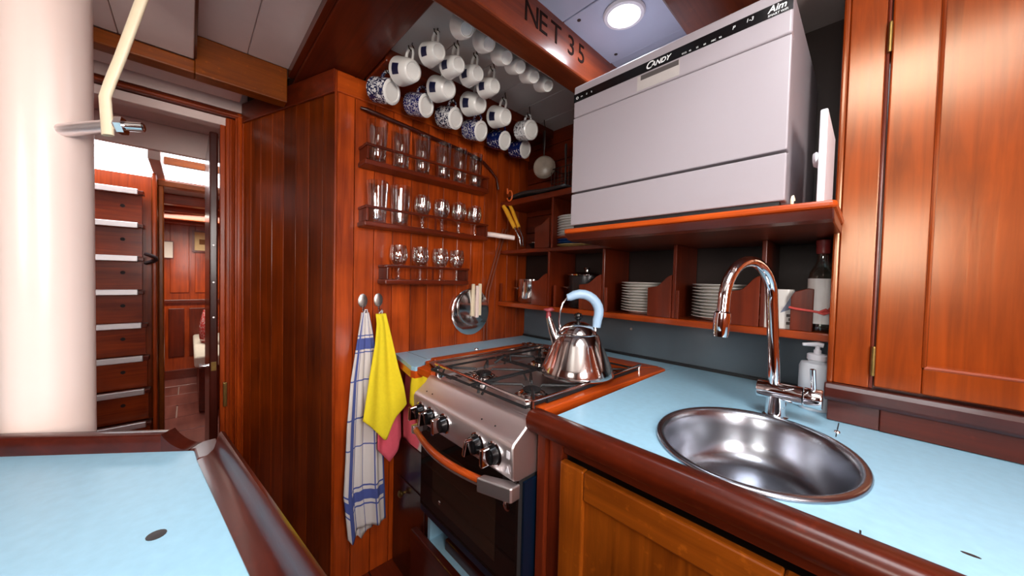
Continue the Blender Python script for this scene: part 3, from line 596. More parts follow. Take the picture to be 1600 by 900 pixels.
for nm, q, mt in (('door_glass', box(-1.026, -0.566, 0.570, 0.5775, 0.460, 0.742), oven_glass),
                  ('oven_window', box(-0.950, -0.640, 0.5692, 0.5699, 0.500, 0.690), flat('tinted_oven_window', srgb(46, 32, 24), 0.06, spec=0.7)),
                  ('edge_film', box(-1.026, -0.566, 0.572, 0.600, 0.436, 0.4595), bluefilm)):
    q.build(nm, mt, od).location = (0, 0, 0)
for xx, zz, r in ((-0.905, 0.520, 0.007), (-0.60, 0.665, 0.012)):
    MB().lathe([(0, 0), (r, 0), (r*.8, 0.002), (0, 0.0022)], 12, aim((xx, 0.5695, zz), (xx, 0, zz))).build('door_stud', polished, od, smooth=True).location = (0, 0, 0)
hp = [(-1.022+0.372*t, 0.548-0.040*math.sin(PI*min(1, t*0.80+0.02)), 0.722+0.004*t) for t in [i/16 for i in range(17)]]
MB().tube(hp, 0.0095, 12, flat=0.8).build('handle_grip', W['redX'], od, smooth=True).location = (0, 0, 0)
hp2 = [(p[0], p[1]+0.003, p[2]-0.012) for p in hp]
MB().tube(hp2, 0.0065, 10).build('handle_bar', steel, od, smooth=True).location = (0, 0, 0)
ex = hp[-1]
MB().prism([(ex[0]-.001, ex[1]-0.012, 0.700), (-0.563, 0.545, 0.700), (-0.560, 0.550, 0.700), (-0.560, 0.577, 0.700), (-0.575, 0.577, 0.700), (ex[0]-.001, ex[1]+0.012, 0.700)], (0, 0, 0.036)).build('handle_bracket', steel, od, bev=0.003).location = (0, 0, 0)
box(-1.034, -1.018, 0.535, 0.577, 0.708, 0.736).build('handle_bracket', steel, od, bev=0.003).location = (0, 0, 0)
box(-1.030, -0.566, 0.622, 1.215, 0.8685, 0.876).build('cooktop', steel_d, st, bev=0.002)
BUR = [(-0.915, 0.745), (-0.685, 0.745), (-0.915, 1.045), (-0.685, 1.045)]
for bx, by in BUR:
    k = MB().lathe([(0.055, .876), (0.055, .880), (0.042, .883), (0.040, .892), (0.030, .897), (0, .898)], 24, Matrix.Translation((bx, by, 0))).build('burner', polished, st, smooth=True)
    MB().lathe([(0.026, .8985), (0.027, .903), (0.020, .906), (0, .906)], 20, Matrix.Translation((bx, by, 0))).build('burner_cap', black_mt, k, smooth=True).location = (0, 0, 0)
for bx, by in BUR:
    gr = MB()
    for k in range(4):
        a = PI/4+k*PI/2; dx, dy = math.cos(a), math.sin(a)
        gr.tube([(bx+dx*0.150, by+dy*0.150, .879), (bx+dx*0.135, by+dy*0.135, .914), (bx+dx*0.030, by+dy*0.030, .914), (bx+dx*0.026, by+dy*0.026, .908)], 0.004, 8)
    gr.tube([(bx-0.108, by-0.142, .912), (bx+0.108, by-0.142, .912)], 0.004, 8); gr.tube([(bx-0.108, by+0.142, .912), (bx+0.108, by+0.142, .912)], 0.004, 8)
    gr.tube([(bx-0.110, by-0.142, .912), (bx-0.110, by+0.142, .912)], 0.004, 8); gr.tube([(bx+0.110, by-0.142, .912), (bx+0.110, by+0.142, .912)], 0.004, 8)
    gr.build('pan_grate', black_mt, st, smooth=True)
MB().tube([(-1.036, 1.20, .925), (-1.036, 0.632, .928), (-1.030, 0.622, .928), (-0.575, 0.606, .928), (-0.566, 0.618, .926), (-0.566, 1.20, .925)], 0.0045, 8).build('fiddle_rail', polished, st, smooth=True)
MB().tube([(-0.5735, 0.68, .912), (-0.5735, 1.19, .912)], 0.008, 6).build('side_rail', black_mt, st, smooth=True)
for px, py in ((-1.036, .635), (-0.5665, .618), (-1.036, 1.19), (-0.5665, 1.19)):
    MB().tube([(px, py, .870), (px, py, .928)], 0.005, 8).build('rail_post', polished, st, smooth=True)
for k in range(7):
    box(-1.018+0.02*0, -0.985, 0.655+k*0.020, 0.665+k*0.020, 0.8762, 0.8775).build('vent_slot', black_mt, st)
for k, (cx, cy) in enumerate(((-0.955, 0.83), (-0.74, 1.12))):
    MB().tube([(cx, cy, .914), (cx+.01, cy+.01, .925), (cx+.03, cy+.02, .945), (cx+.06, cy+.02, .948), (cx+.075, cy+.01, .930)], 0.005, 8).build('pan_clamp', black_mt, st, smooth=True)
sp_ = wthing('spill_plate', 'bent stainless sheet filling the gap left of the cooker', 'plate', (-1.10, 0.95, 0.86))
MB().prism([(-1.164, 0.672, 0.898), (-1.160, 0.672, 0.902), (-1.052, 0.672, 0.876), (-1.044, 0.672, 0.862), (-1.048, 0.672, 0.860), (-1.056, 0.672, 0.872)], (0, 0.556, 0)).build('sheet', steel_d, sp_)
fo = wthing('foil', 'crumpled kitchen foil lying at the back left of the cooker', 'foil', (-1.08, 1.19, 0.90))
rr = random.Random(3); off = {}
def foilpt(u, v):
    k = (round(u*14), round(v*8)); 
    if k not in off: off[k] = rr.uniform(-0.007, 0.010)
    return (-1.150+u*0.20, 1.155+v*0.072, 0.9155-u*0.012+off[k])
MB().grid(14, 8, foilpt).build('sheet', polished, fo, solid=0.0008)
box(-1.150, -0.552, 0.600, 0.626, 0.10, 0.285).build('cooker_sill', W['maroonX'], None, bev=0.004)
tag(bpy.data.objects['cooker_sill'], 'dark varnished wooden sill board below the oven door', 'board')
box(-1.0575, -0.553, 0.6265, 1.20, 0.262, 0.280).build('recess_floor', blue, sc_)
box(-1.0575, -0.553, 0.740, 0.752, 0.2803, 0.450).build('recess_back', bluefilm, sc_)
box(-0.985, -0.553, 0.645, 0.668, 0.2803, 0.318).build('recess_ledge', W['maroonX'], sc_, bev=0.003)

# ================================================================ KETTLE
kt = thing('kettle', 'conical steel kettle with pale blue handle and bird whistle', 'kettle', (-0.662, 0.938, 0.9185), math.radians(46)); kt.scale = (1.1, 1.1, 1.05)
MB().lathe([(0, 0), (0.104, 0), (0.109, 0.003), (0.110, 0.008), (0.100, 0.034), (0.088, 0.064), (0.074, 0.098), (0.063, 0.124), (0.056, 0.130), (0.05, 0.1305), (0, .1305)], 48).build('body', polished, kt, smooth=True, sharp=50)
ldk = MB().lathe([(0.056, 0.131), (0.055, 0.134), (0.046, 0.149), (0.034, 0.159), (0.020, 0.1645), (0, 0.166)], 36).build('lid', polished, kt, smooth=True)
MB().lathe([(0, 0.164), (0.005, 0.165), (0.005, 0.171), (0.0105, 0.175), (0.0135, 0.183), (0.0105, 0.192), (0, 0.195)], 20).build('lid_knob', black_gl, ldk, smooth=True)
MB().tube([(-0.062, 0, 0.100), (-0.075, 0, 0.130), (-0.086, 0, 0.165), (-0.090, 0, 0.180)], [0.017, 0.013, 0.009, 0.008], 14).build('spout', polished, kt, smooth=True)
MB().tube([(-0.090, 0, 0.176), (-0.090, 0, 0.190), (-0.0905, 0, 0.197)], [0.0085, 0.0075, 0.004], 12).tube([(-0.105, 0, 0.203), (-0.092, 0, 0.199), (-0.080, 0, 0.204), (-0.073, 0, 0.201)], [0.002, 0.008, 0.006, 0.001], 10).build('bird_whistle', red_pl, kt, smooth=True)
arc = [(-0.052+0.0*a, 0, 0.128) for a in (0,)] + [(-0.056, 0, 0.165), (-0.055, 0, 0.195), (-0.048, 0, 0.222), (-0.036, 0, 0.241)]
MB().tube(arc, 0.0022, 8).tube([(arc[0][0], 0.012, arc[0][2]), (-0.056, 0.010, 0.165), (-0.054, 0.008, 0.197), (-0.047, 0.005, 0.224), (-0.036, 0.002, 0.241)], 0.0022, 8).build('handle_wire', polished, kt, smooth=True)
ga = [(-0.036, 0, 0.242)] + [(0.006+0.056*math.cos(a)*1.0, 0, 0.196+0.058*math.sin(a)) for a in [math.radians(x) for x in (125, 110, 95, 80, 65, 50, 35, 20, 8, -6, -22)]] + [(0.056, 0, 0.150)]
MB().tube(ga, [0.010, 0.0125, 0.014, 0.0145]+[0.0148]*5+[0.0145, 0.0142, 0.014, 0.012], 16).build('handle_grip', flat('pale_blue_resin', srgb(164, 192, 218), 0.35, noise=0.02), kt, smooth=True)
MB().tube([(0.053, 0, 0.152), (0.055, 0, 0.120)], 0.003, 8).build('handle_bracket', polished, kt, smooth=True)

# ================================================================ LEFT COUNTER (engine box top) AND POST
ib = wthing('island_counter', 'blue topped counter with raised dark fiddle in the left foreground', 'counter', (-0.60, -0.25, 0.0))
P0 = (-0.843, 0.006); P1 = (-0.30, 0.066); dE = Vector((P1[0]-P0[0], P1[1]-P0[1])).normalized(); nE = Vector((-dE.y, dE.x))
def ie(t, d): q = Vector(P0)+dE*t+nE*d; return (q.x, q.y)
Q0 = (-0.843, 0.006); dF = Vector((-0.088, -0.117)).normalized(); nF = Vector((-dF.y, dF.x))
if nF.x > 0: nF = -nF
def fe(t, d): q = Vector(Q0)+dF*t+nF*d; return (q.x, q.y)
far = fe(0.95, 0)
MB().pz([Q0, far, (far[0]+0.9, -0.85), ie(0.95, 0)], 0.872, 0.900).build('laminate_top', blue, ib)
MB().pz([fe(0.0, 0.02), fe(0.95, 0.02), (far[0]+0.9, -0.86), ie(0.95, 0.03), ie(0.02, 0.03)], 0.0, 0.8715).build('box_side', W['maroonZ'], ib)
def ridge(fn, t0, t1, prof):
    vs = []; n = len(prof)
    for t in (t0, t1): vs += [fn(t, d)+(z,) for d, z in prof]
    return MB().add(vs, [tuple(range(n)), tuple(range(2*n-1, n-1, -1))] + [(i, n+i, n+(i+1) % n, (i+1) % n) for i in range(n)])
rp = [(-0.002, 0.8718), (-0.002, 0.9015), (0.012, 0.906), (0.020, 0.913), (0.0235, 0.925), (0.026, 0.937), (0.030, 0.942), (0.035, 0.940), (0.039, 0.931), (0.040, 0.8718)]
o = ridge(ie, 0.05, 0.95, rp).build('side_fiddle', W['maroonX'], ib, smooth=True, sharp=60); o.data.flip_normals()
fp = [(0.0, 0.901), (0.0, 0.927), (0.003, 0.931), (0.020, 0.932), (0.030, 0.927), (0.032, 0.8718), (0.001, 0.8718)]
ridge(fe, 0.055, 0.95, fp).build('end_fiddle', W['maroonY'], ib, smooth=True, sharp=60)
mb = MB(); n_ = 8; vs = []
for i in range(n_+1):
    t = i/n_; h = 0.9315-(0.9315-0.902)*math.sin(t*PI/2)**0.8
    vs += [fe(0.0548-0.045*t, 0.0)+(0.8718,), fe(0.0548-0.045*t, 0.0)+(h,), fe(0.0548-0.045*t, 0.030)+(h,), fe(0.0548-0.045*t, 0.030)+(0.8718,)]
fs = [(i*4+k, (i+1)*4+k, (i+1)*4+(k+1) % 4, i*4+(k+1) % 4) for i in range(n_) for k in range(4)] + [(0, 1, 2, 3), (4*n_+3, 4*n_+2, 4*n_+1, 4*n_)]
mb.add(vs, fs).build('fiddle_end', W['maroonY'], ib, smooth=True, sharp=50)
MB().pz([fe(0.008, 0.0), fe(0.008, 0.03), ie(-0.028, 0.036), ie(0.049, 0.038), ie(0.049, -0.002), (Q0[0], Q0[1])], 0.8718, 0.9035).build('corner_block', W['maroonX'], ib, bev=0.003)
MB().lathe([(0, 0), (0.0095, 0), (0.0095, 0.0008), (0, 0.001)], 16, Matrix.Translation((-0.60, -0.03, 0.900))).build('stud', grey_mt, ib)
po = wthing('white_post', 'thick white painted post rising behind the left counter', 'post', (-1.112, -0.201, 0.0))
MB().lathe([(0.059, 0.0), (0.059, 1.944)], 40, Matrix.Translation((-1.112, -0.201, 0))).build('post_shaft', postwhite, po, smooth=True)
MB().lathe([(0, 0), (0.012, 0), (0.012, 0.115), (0, 0.115)], 16, aim((-1.070, -0.180, 1.490), (-0.994, -0.098, 1.5025))).build('pivot_bolt', steel, po, smooth=True)
MB().lathe([(0, 0), (0.0165, 0), (0.0165, 0.010), (0, 0.010)], 6, aim((-0.994, -0.098, 1.5025), (-0.975, -0.04, 1.510))).build('nut', polished, po)
MB().lathe([(0, 0), (0.009, 0), (0.009, 0.026), (0.006, 0.028), (0, 0.028)], 12, aim((-0.991, -0.089, 1.5035), (-0.975, -0.04, 1.510))).build('bolt_end', polished, po, smooth=True)
br = tag(MB().tube([(-0.992, -0.110, 1.480), (-0.994, -0.112, 1.52), (-0.995, -0.1135, 1.550), (-0.994, -0.107, 1.580), (-0.990, -0.095, 1.625), (-0.975, -0.066, 1.74), (-0.955, -0.022, 1.92), (-0.953, -0.018, 1.945)], [0.0105]*8, 16, flat=0.6).build('support_bar', cream, smooth=True), 'bent cream painted bar bolted to the white post', 'bar')

# ================================================================ GLASS RACKS AND GLASSES
def rack(label, y0, y1, zs, zt, xf, divs):
    t = wthing('glass_rack', label, 'rack', (-1.34, (y0+y1)/2, zs-0.022))
    box(-1.385, xf-0.004, y0-0.006, y1+0.006, zs-0.020, zs).build('shelf_board', W['darkY'], t, bev=0.005)
    for a in (y0, y1-0.009): box(-1.385, xf, a, a+0.009, zs+.0002, zt-0.011).build('end_panel', W['darkZ'], t, bev=0.002)
    box(xf-0.012, xf+0.001, y0-0.004, y1+0.004, zt-0.0108, zt).build('front_rail', W['darkY'], t, bev=0.003)
    for a in (y0-0.004, y1-0.010): box(-1.385, xf-0.0125, a, a+0.014, zt-0.0108, zt).build('side_rail', W['darkX'], t, bev=0.003)
    for a in divs: box(xf-0.010, xf-0.002, a, a+0.007, zs+.0002, zt-0.011).build('rail_post', W['darkZ'], t)
    return t
rack('upper glass rack holding tall tumblers', 0.480, 1.066, 1.667, 1.726, -1.302, (0.775,))
rack('middle glass rack with two faceted tumblers and four stemmed glasses', 0.480, 1.066, 1.436, 1.495, -1.302, (0.775,))
rack('lowest and shortest glass rack holding four goblets', 0.562, 0.955, 1.216, 1.274, -1.302, (0.765,))

def tumbler(h, r0, r1, facets=0):
    t = 0.0022; n = 28
    prof = [(0, 0.0), (r0*0.9, 0.0), (r0, 0.003), (r0+(r1-r0)*0.25, h*0.30), (r1, h), (r1-t*0.6, h+0.0008), (r1-t*1.2, h), (r0+(r1-r0)*0.25-t, h*0.30), (r0-t-.001, 0.016), (0, 0.012)]
    mb = MB().lathe(prof, n)
    if facets:
        vs = []
        for x, y, z in mb.v:
            a = math.atan2(y, x); rr_ = math.hypot(x, y); k = 1+(0.05*math.cos(10*a) if z < h*0.72 and rr_ > r0*.8 else 0); vs.append((x*k, y*k, z))
        mb.v = vs
    return mb
def goblet(h, rb, rf, hs):
    t = 0.0016
    prof = [(0, 0), (rf, 0), (rf, 0.002), (rf*0.5, 0.006), (0.006, 0.012), (0.005, hs*0.5), (0.0085, hs*0.62), (0.005, hs*0.8), (0.010, hs), (rb*0.75, hs+(h-hs)*0.18), (rb, hs+(h-hs)*0.45), (rb*0.97, hs+(h-hs)*0.7), (rb*0.86, h), (rb*0.86-t, h), (rb*0.97-t, hs+(h-hs)*0.7), (rb-t, hs+(h-hs)*0.45), (rb*0.75-t, hs+(h-hs)*0.2), (0, hs+0.006)]
    return MB().lathe(prof, 28)
ordn = ['first', 'second', 'third', 'fourth', 'fifth', 'sixth']
T1 = tumbler(0.158, 0.031, 0.040); T1b = tumbler(0.160, 0.029, 0.036); T2 = tumbler(0.160, 0.031, 0.041, 1); G2 = goblet(0.140, 0.035, 0.032, 0.048); G3 = goblet(0.140, 0.036, 0.031, 0.050)
def place_glass(mb, nm, x, y, z, label, cat, grp, cache={}):
    key = id(mb)
    if key not in cache:
        o = mb.build(nm, glass, smooth=True, sharp=50); cache[key] = o
    else: o = cache[key].copy(); C.objects.link(o)
    o.location = (x, y, z+0.0003); o.rotation_euler = (0, 0, random.uniform(0, 3)); return tag(o, label, cat, grp)
for i, y in enumerate((0.534, 0.632, 0.728, 0.832, 0.921, 1.012)):
    place_glass(T1 if i == 0 else T1b, 'tumbler', -1.343, y, 1.667, ('widest clear tumbler at the left end of the upper rack' if i == 0 else 'clear tumbler, %s from the left in the upper rack' % ordn[i]), 'glass', 'tumblers in the upper rack')
for i, y in enumerate((0.537, 0.632)):
    place_glass(T2, 'faceted_tumbler', -1.343, y, 1.436, 'faceted tumbler %s in the middle rack' % ('at the far left' if i == 0 else 'beside the stemmed glasses'), 'glass', 'faceted tumblers in the middle rack')
for i, y in enumerate((0.732, 0.828, 0.921, 1.014)):
    place_glass(G2, 'stemmed_glass', -1.343, y, 1.436, 'small stemmed glass, %s from the faceted tumblers in middle rack' % ordn[i], 'glass', 'stemmed glasses in the middle rack')
for i, y in enumerate((0.628, 0.726, 0.826, 0.915)):
    place_glass(G3, 'goblet', -1.343, y, 1.216, 'round goblet, %s from the left in the lowest rack' % ordn[i], 'glass', 'goblets in the lowest rack')

# wall-mounted rod above the racks
tag(MB().tube([(-1.372, 0.478, 1.874), (-1.366, 0.50, 1.872), (-1.366, 0.70, 1.858), (-1.366, 0.95, 1.838), (-1.366, 1.06, 1.824), (-1.366, 1.12, 1.795), (-1.366, 1.17, 1.755), (-1.366, 1.185, 1.70)], [0.006]+[0.0085]*4+[0.006, 0.005, 0.005], 10).build('wooden_rod', W['maroonY'], smooth=True), 'dark red rod running along the panelling above the upper rack', 'rod')

# ================================================================ HANGING MUGS
def mug_mesh(r0, r1, L, inner=True):
    """axis along +X; mouth at -X, base at +X"""
    t = 0.003
    prof = [(0, L/2-0.003), (r1*0.70, L/2-0.003), (r1*0.76, L/2), (r1*0.86, L/2), (r1, L/2-0.004), ((r0+r1)/2*1.02, 0), (r0, -L/2), (r0-t*.5, -L/2-.0008), (r0-t, -L/2), ((r0+r1)/2-t, 0), (r1-t, L/2-0.010), (0, L/2-0.008)]
    return MB().lathe(prof, 32, Matrix(((0, 0, 1, 0), (1, 0, 0, 0), (0, 1, 0, 0), (0, 0, 0, 1))))
MUG = {}
def make_mug(kind, mat, r0, r1, L, patch):
    mh = max(r0, r1)
    t = thing('mug', 'x', 'mug', (0, 0, 0))
    body = mug_mesh(r0, r1, L).build('body', mat if not patch else china, t, smooth=True, sharp=45)
    if not patch:
        MB().lathe([(0, L/2-0.0028), (r1*0.69, L/2-0.0028), (r1*0.76, L/2+0.0004), (r1*0.87, L/2+0.0004), (r1*0.995, L/2-0.0036)], 32, Matrix(((0, 0, 1, 0), (1, 0, 0, 0), (0, 1, 0, 0), (0, 0, 0, 1)))).build('foot', china, t, smooth=True)
    hz = mh*0.97
    MB().tube([(-L*0.26, 0, hz-0.005), (-L*0.26, 0, hz+0.014), (-L*0.16, 0, hz+0.024), (0, 0, hz+0.027), (L*0.16, 0, hz+0.022), (L*0.25, 0, hz+0.010), (L*0.26, 0, (r1+r0)/2*0.86)], 0.0052, 10, flat=0.8).build('handle', china if patch else mat, t, smooth=True)
    if patch:
        def fn(u, v):
            x = -L*0.30+u*L*0.40; a = math.radians(-98-28+v*46); rr_ = r0+(r1-r0)*(x+L/2)/L+0.0011
            return (x, rr_*math.sin(a), rr_*math.cos(a))
        MB().grid(4, 8, fn).build('printed_label', navy, t, smooth=True)
    t['hz'] = hz+0.027
    return t
rows = []
R1 = [(0.518, 1.907, 24, 16), (0.659, 1.908, 20, 16), (0.799, 1.906, 14, 18), (0.935, 1.896, 12, 18), (1.081, 1.896, 8, 18), (1.221, 1.890, 6, 14)]
lab1 = ['blue leaf patterned mug at the near end of the lower row', 'fine blue flowered mug, second along the lower row', 'dark blossom patterned mug, third along the lower row', 'speckled blue mug, fourth along the lower row', 'deep blue mug, fifth along the lower row', 'dark blue and white mug at the far end of lower row']
for i, (y, z, yw, tl) in enumerate(R1):
    rows.append(dict(k='pat%d' % i, mat=(pat1, pat2, pat3, pat4, pat5, pat5)[i], g=(0.043, 0.043, 0.084), p=False, c=(-1.25, y, z), yw=yw, tl=tl, lab=lab1[i], grp='patterned mugs hanging over the racks', top=1.985))
R2 = [(0.548, 1.941, 8, 18), (0.692, 1.937, 6, 18), (0.842, 1.936, 4, 18), (0.982, 1.932, 0, 18)]
for i, (y, z, yw, tl) in enumerate(R2):
    rows.append(dict(k='big', mat=None, g=(0.047, 0.034, 0.078), p=True, c=(-1.13, y, z), yw=yw, tl=tl, lab='large white tapered mug with dark square, %s along the middle row' % ordn[i], grp='large white mugs in the middle row', top=2.030))
rows.append(dict(k='flo', mat=pat6, g=(0.043, 0.043, 0.080), p=False, c=(-1.13, 1.142, 1.925), yw=-4, tl=14, lab='white mug with sparse floral print at the far end', grp=None, top=2.030))
R3 = [(0.576, 1.956, 2, 14), (0.653, 1.949, 0, 14), (0.734, 1.954, 0, 14), (0.812, 1.942, 0, 14)]
for i, (y, z, yw, tl) in enumerate(R3):
    rows.append(dict(k='small', mat=None, g=(0.037, 0.0265, 0.066), p=True, c=(-1.0, y, z), yw=yw, tl=tl, lab='small white cup with dark square, %s along the upper row' % ordn[i], grp='small white cups in the upper row', top=2.030))
R4 = [(0.575, 1.950), (0.657, 1.949), (0.729, 1.942), (0.789, 1.939), (0.857, 1.936), (0.931, 1.936)]
for i, (y, z) in enumerate(R4):
    rows.append(dict(k='plain', mat=china, g=(0.036, 0.022, 0.050), p=False, c=(-0.83, y, z), yw=-10, tl=40, lab='plain white cup, %s in the row tucked behind the carved beam' % ordn[i], grp='plain white cups behind the carved beam', top=2.030))
hook_m = flat('dark_brass_hook', srgb(54, 40, 26), 0.4, metal=0.8)
for r in rows:
    if r['k'] not in MUG: t = MUG[r['k']] = make_mug(r['k'], r['mat'], *r['g'], r['p'])
    else: t = dup(MUG[r['k']], (0, 0, 0), '')
    t.location = r['c']; t.rotation_euler = (0, math.radians(r['tl']), math.radians(r['yw'])); tag(t, r['lab'], 'mug')
    if r['grp']: t['group'] = r['grp']
    hz = t['hz']; rot = t.rotation_euler.to_matrix(); hp_ = rot @ Vector((0, 0, hz)) + Vector(r['c'])
    zt = r['top']; x, y, z = hp_
    z = min(z, zt-0.012)
    h = tag(MB().tube([(x, y+0.004, zt), (x, y+0.003, zt-0.006), (x, y+0.010, z+0.004), (x, y+0.007, z-0.004), (x, y, z-0.0085), (x, y-0.008, z-0.003), (x, y-0.010, z+0.005)], 0.0020, 7).build('cup_hook', hook_m, smooth=True), 'hook holding '+r['lab'], 'hook', 'cup hooks under the deckhead')

# ================================================================ TOWELS ON HOOKS
def wall_hook(y, z, label):
    t = thing('wall_hook', label, 'hook', (-1.386, y, z))
    MB().lathe([(0, 0), (0.018, 0), (0.018, 0.003), (0.015, 0.005), (0, 0.006)], 20, Matrix.Rotation(PI/2, 4, 'Y') @ Matrix.Diagonal((1.55, 1, 1, 1))).build('plate', brushed('satin_plate', (0.5, 0.47, 0.44, 1), 0.35, 'Z'), t, smooth=True)
    MB().tube([(0.004, 0, -0.022), (0.010, 0, -0.040), (0.022, 0, -0.050), (0.034, 0, -0.044), (0.038, 0, -0.034)], 0.0035, 8).build('prong', polished, t, smooth=True)
    return t
wall_hook(0.500, 1.128, 'oval steel wall hook holding the checked towel')
wall_hook(0.562, 1.130, 'oval steel wall hook holding the yellow cloth')
def interp(tab, t):
    for (a, va), (b, vb) in zip(tab, tab[1:]):
        if t <= b: k = (t-a)/(b-a); return va+(vb-va)*k
    return tab[-1][1]
def cloth(x0, z0, z1, left, right, folds, amp, skew=None, out=0.0):
    def fn(u, v):
        l = interp(left, v); r = interp(right, v); y = l+(r-l)*u
        wob = sum(a*math.sin(2*PI*f*u+ph+v*sk) for f, a, ph, sk in folds)*min(1, 0.15+v*1.3)
        zb = interp(skew, u) if skew else 0
        k = out*v**0.8                       # the bunched cloth stands further off the wall lower down
        return (x0+k+amp*wob+0.004*math.sin(PI*u), y*(x0+k)/x0, z0+(z1-z0)*v+zb*max(0, v-0.55)/0.45)
    return fn
tw = thing('tea_towel', 'white tea towel with blue checks hanging on the panelling', 'towel', (0, 0, 0))
MB().grid(40, 60, cloth(-1.352, 1.084, 0.215, [(0, .487), (.08, .474), (.3, .445), (.5, .432), (.8, .422), (1, .440)], [(0, .512), (.08, .527), (.2, .545), (.45, .572), (.7, .582), (1, .596)], [(1.4, 1, .4, 1.0), (3.1, .5, 1.2, -1.5), (5.5, .22, .3, 1)], 0.011, [(0, 0.0), (.12, -.035), (.25, .005), (.4, 0.012), (1, 0.0)])).build('cloth_front', towel_m, tw, smooth=True, sharp=0, solid=0.0016)
MB().grid(24, 40, cloth(-1.371, 1.083, 0.200, [(0, .490), (.3, .455), (.7, .440), (1, .448)], [(0, .510), (.3, .535), (.7, .540), (1, .545)], [(2, 1, 2, .8)], 0.004, [(0, -.01), (.2, -.035), (.35, 0), (.55, -.03), (.8, 0), (1, 0)])).build('cloth_back', towel_m, tw, smooth=True, sharp=0, solid=0.0016)
MB().tube([(-1.348, .493, 1.083), (-1.350, .498, 1.096), (-1.352, .505, 1.096), (-1.352, .508, 1.083)], 0.002, 6).build('loop', white_pl, tw, smooth=True)
yc = thing('yellow_cloth', 'bright yellow cleaning cloth hanging in front of the pink one', 'cloth', (0, 0, 0))
MB().grid(30, 40, cloth(-1.324, 1.080, 0.690, [(0, .528), (.1, .532), (.3, .525), (.6, .503), (1, .480)], [(0, .568), (.2, .588), (.5, .616), (.8, .645), (1, .657)], [(1.0, 1, .3, .8), (2.2, .6, 1.0, -.6)], 0.010, [(0, .005), (.2, -.03), (.5, -.095), (.56, -.10), (.8, -.02), (1, 0.03)], 0.052)).build('cloth_face', yellow_cl, yc, smooth=True, sharp=0, solid=0.003)
MB().tube([(-1.330, .545, 1.082), (-1.346, .560, 1.088), (-1.348, .566, 1.088), (-1.330, .556, 1.080)], 0.0025, 6).build('loop', white_pl, yc, smooth=True)
pk = tag(MB().grid(24, 34, cloth(-1.346, 1.070, 0.600, [(0, .545), (.2, .550), (.6, .548), (1, .548)], [(0, .575), (.12, .592), (.4, .622), (.8, .650), (1, .656)], [(1.3, 1, 1.5, .5), (2.6, .5, .2, 1)], 0.007, [(0, -.045), (.5, -.115), (.62, -.10), (1, -.035)], 0.048)).build('pink_cloth', pink_cl, smooth=True, sharp=0, solid=0.003), 'pink cleaning cloth peeking out below the yellow one', 'cloth')

# ================================================================ POT LIDS, PIPES
pl = thing('pan_lid', 'larger steel pan lid hanging on the panelling by the shelf', 'lid', (-1.380, 1.028, 1.060))
RX = Matrix.Rotation(PI/2, 4, 'Y')
MB().lathe([(0, .006), (.055, .006), (.100, .004), (.112, .0), (.116, .001), (.116, .005), (.112, .008), (.100, .011), (.055, .014), (0, .015)], 48, RX).build('lid_disc', polished, pl, smooth=True)
pl2 = thing('pan_lid', 'smaller steel pan lid in front with cream handle strips', 'lid', (-1.362, 1.030, 1.085))
MB().lathe([(0, .003), (.055, .004), (.086, .001), (.090, .003), (.088, .006), (.055, .011), (.02, .015), (0, .015)], 48, RX).build('lid_disc', polished, pl2, smooth=True)
for yy, zz, cl in ((-0.022, -0.010, cream), (0.004, -0.018, postwhite), (0.020, -0.008, cream)):
    box(0.012, 0.024, yy, yy+0.016, zz-0.035, zz+0.125).build('handle_strip', cl, pl2, bev=0.003)
for k, dy in enumerate((0.0, 0.020)):
    tag(MB().tube([(-1.378+.003*k, 1.236+dy, 1.50), (-1.378, 1.186+dy, 1.349), (-1.378, 1.126+dy, 1.162), (-1.378, 1.116+dy, 1.05), (-1.378, 1.116+dy, 0.901)], 0.0045, 8).build('copper_pipe', copper, smooth=True), ('left' if k == 0 else 'right')+' one of two thin pipes running down the panelling corner', 'pipe')
rp_ = tag(MB().tube([(-1.345, 1.068, 1.452), (-1.33, 1.11, 1.452), (-1.262, 1.21, 1.440)], [0.013, 0.013, 0.012], 14).build('wooden_stick', postwhite, smooth=True), 'pale wooden stick poking out beside the middle rack', 'stick')
tg = wthing('tongs', 'yellow handled tongs leaning in the upper shelf corner', 'tongs', (-1.24, 1.22, 1.392))
MB().tube([(-1.340, 1.20, 1.612), (-1.320, 1.203, 1.585), (-1.262, 1.21, 1.492)], [0.010, 0.012, 0.011], 12).build('grip', yellow_pl, tg, smooth=True)
MB().tube([(-1.322, 1.225, 1.622), (-1.300, 1.225, 1.590), (-1.246, 1.225, 1.495)], [0.008, 0.010, 0.009], 12).build('grip', yellow_pl, tg, smooth=True)
MB().tube([(-1.262, 1.21, 1.492), (-1.232, 1.218, 1.440), (-1.222, 1.22, 1.395)], 0.004, 8).tube([(-1.246, 1.225, 1.495), (-1.218, 1.225, 1.440), (-1.210, 1.225, 1.395)], 0.004, 8).build('arms', polished, tg, smooth=True)
tag(MB().tube([(-1.318, 1.205, 1.70)] + [(-1.300+0.020*math.cos(a), 1.205, 1.660+0.026*math.sin(a)) for a in [math.radians(150-i*22) for i in range(15)]], 0.004, 8).build('orange_hook', flat('orange_plastic', srgb(214, 96, 40), 0.4), smooth=True), 'small orange plastic hook above the yellow tongs', 'hook')

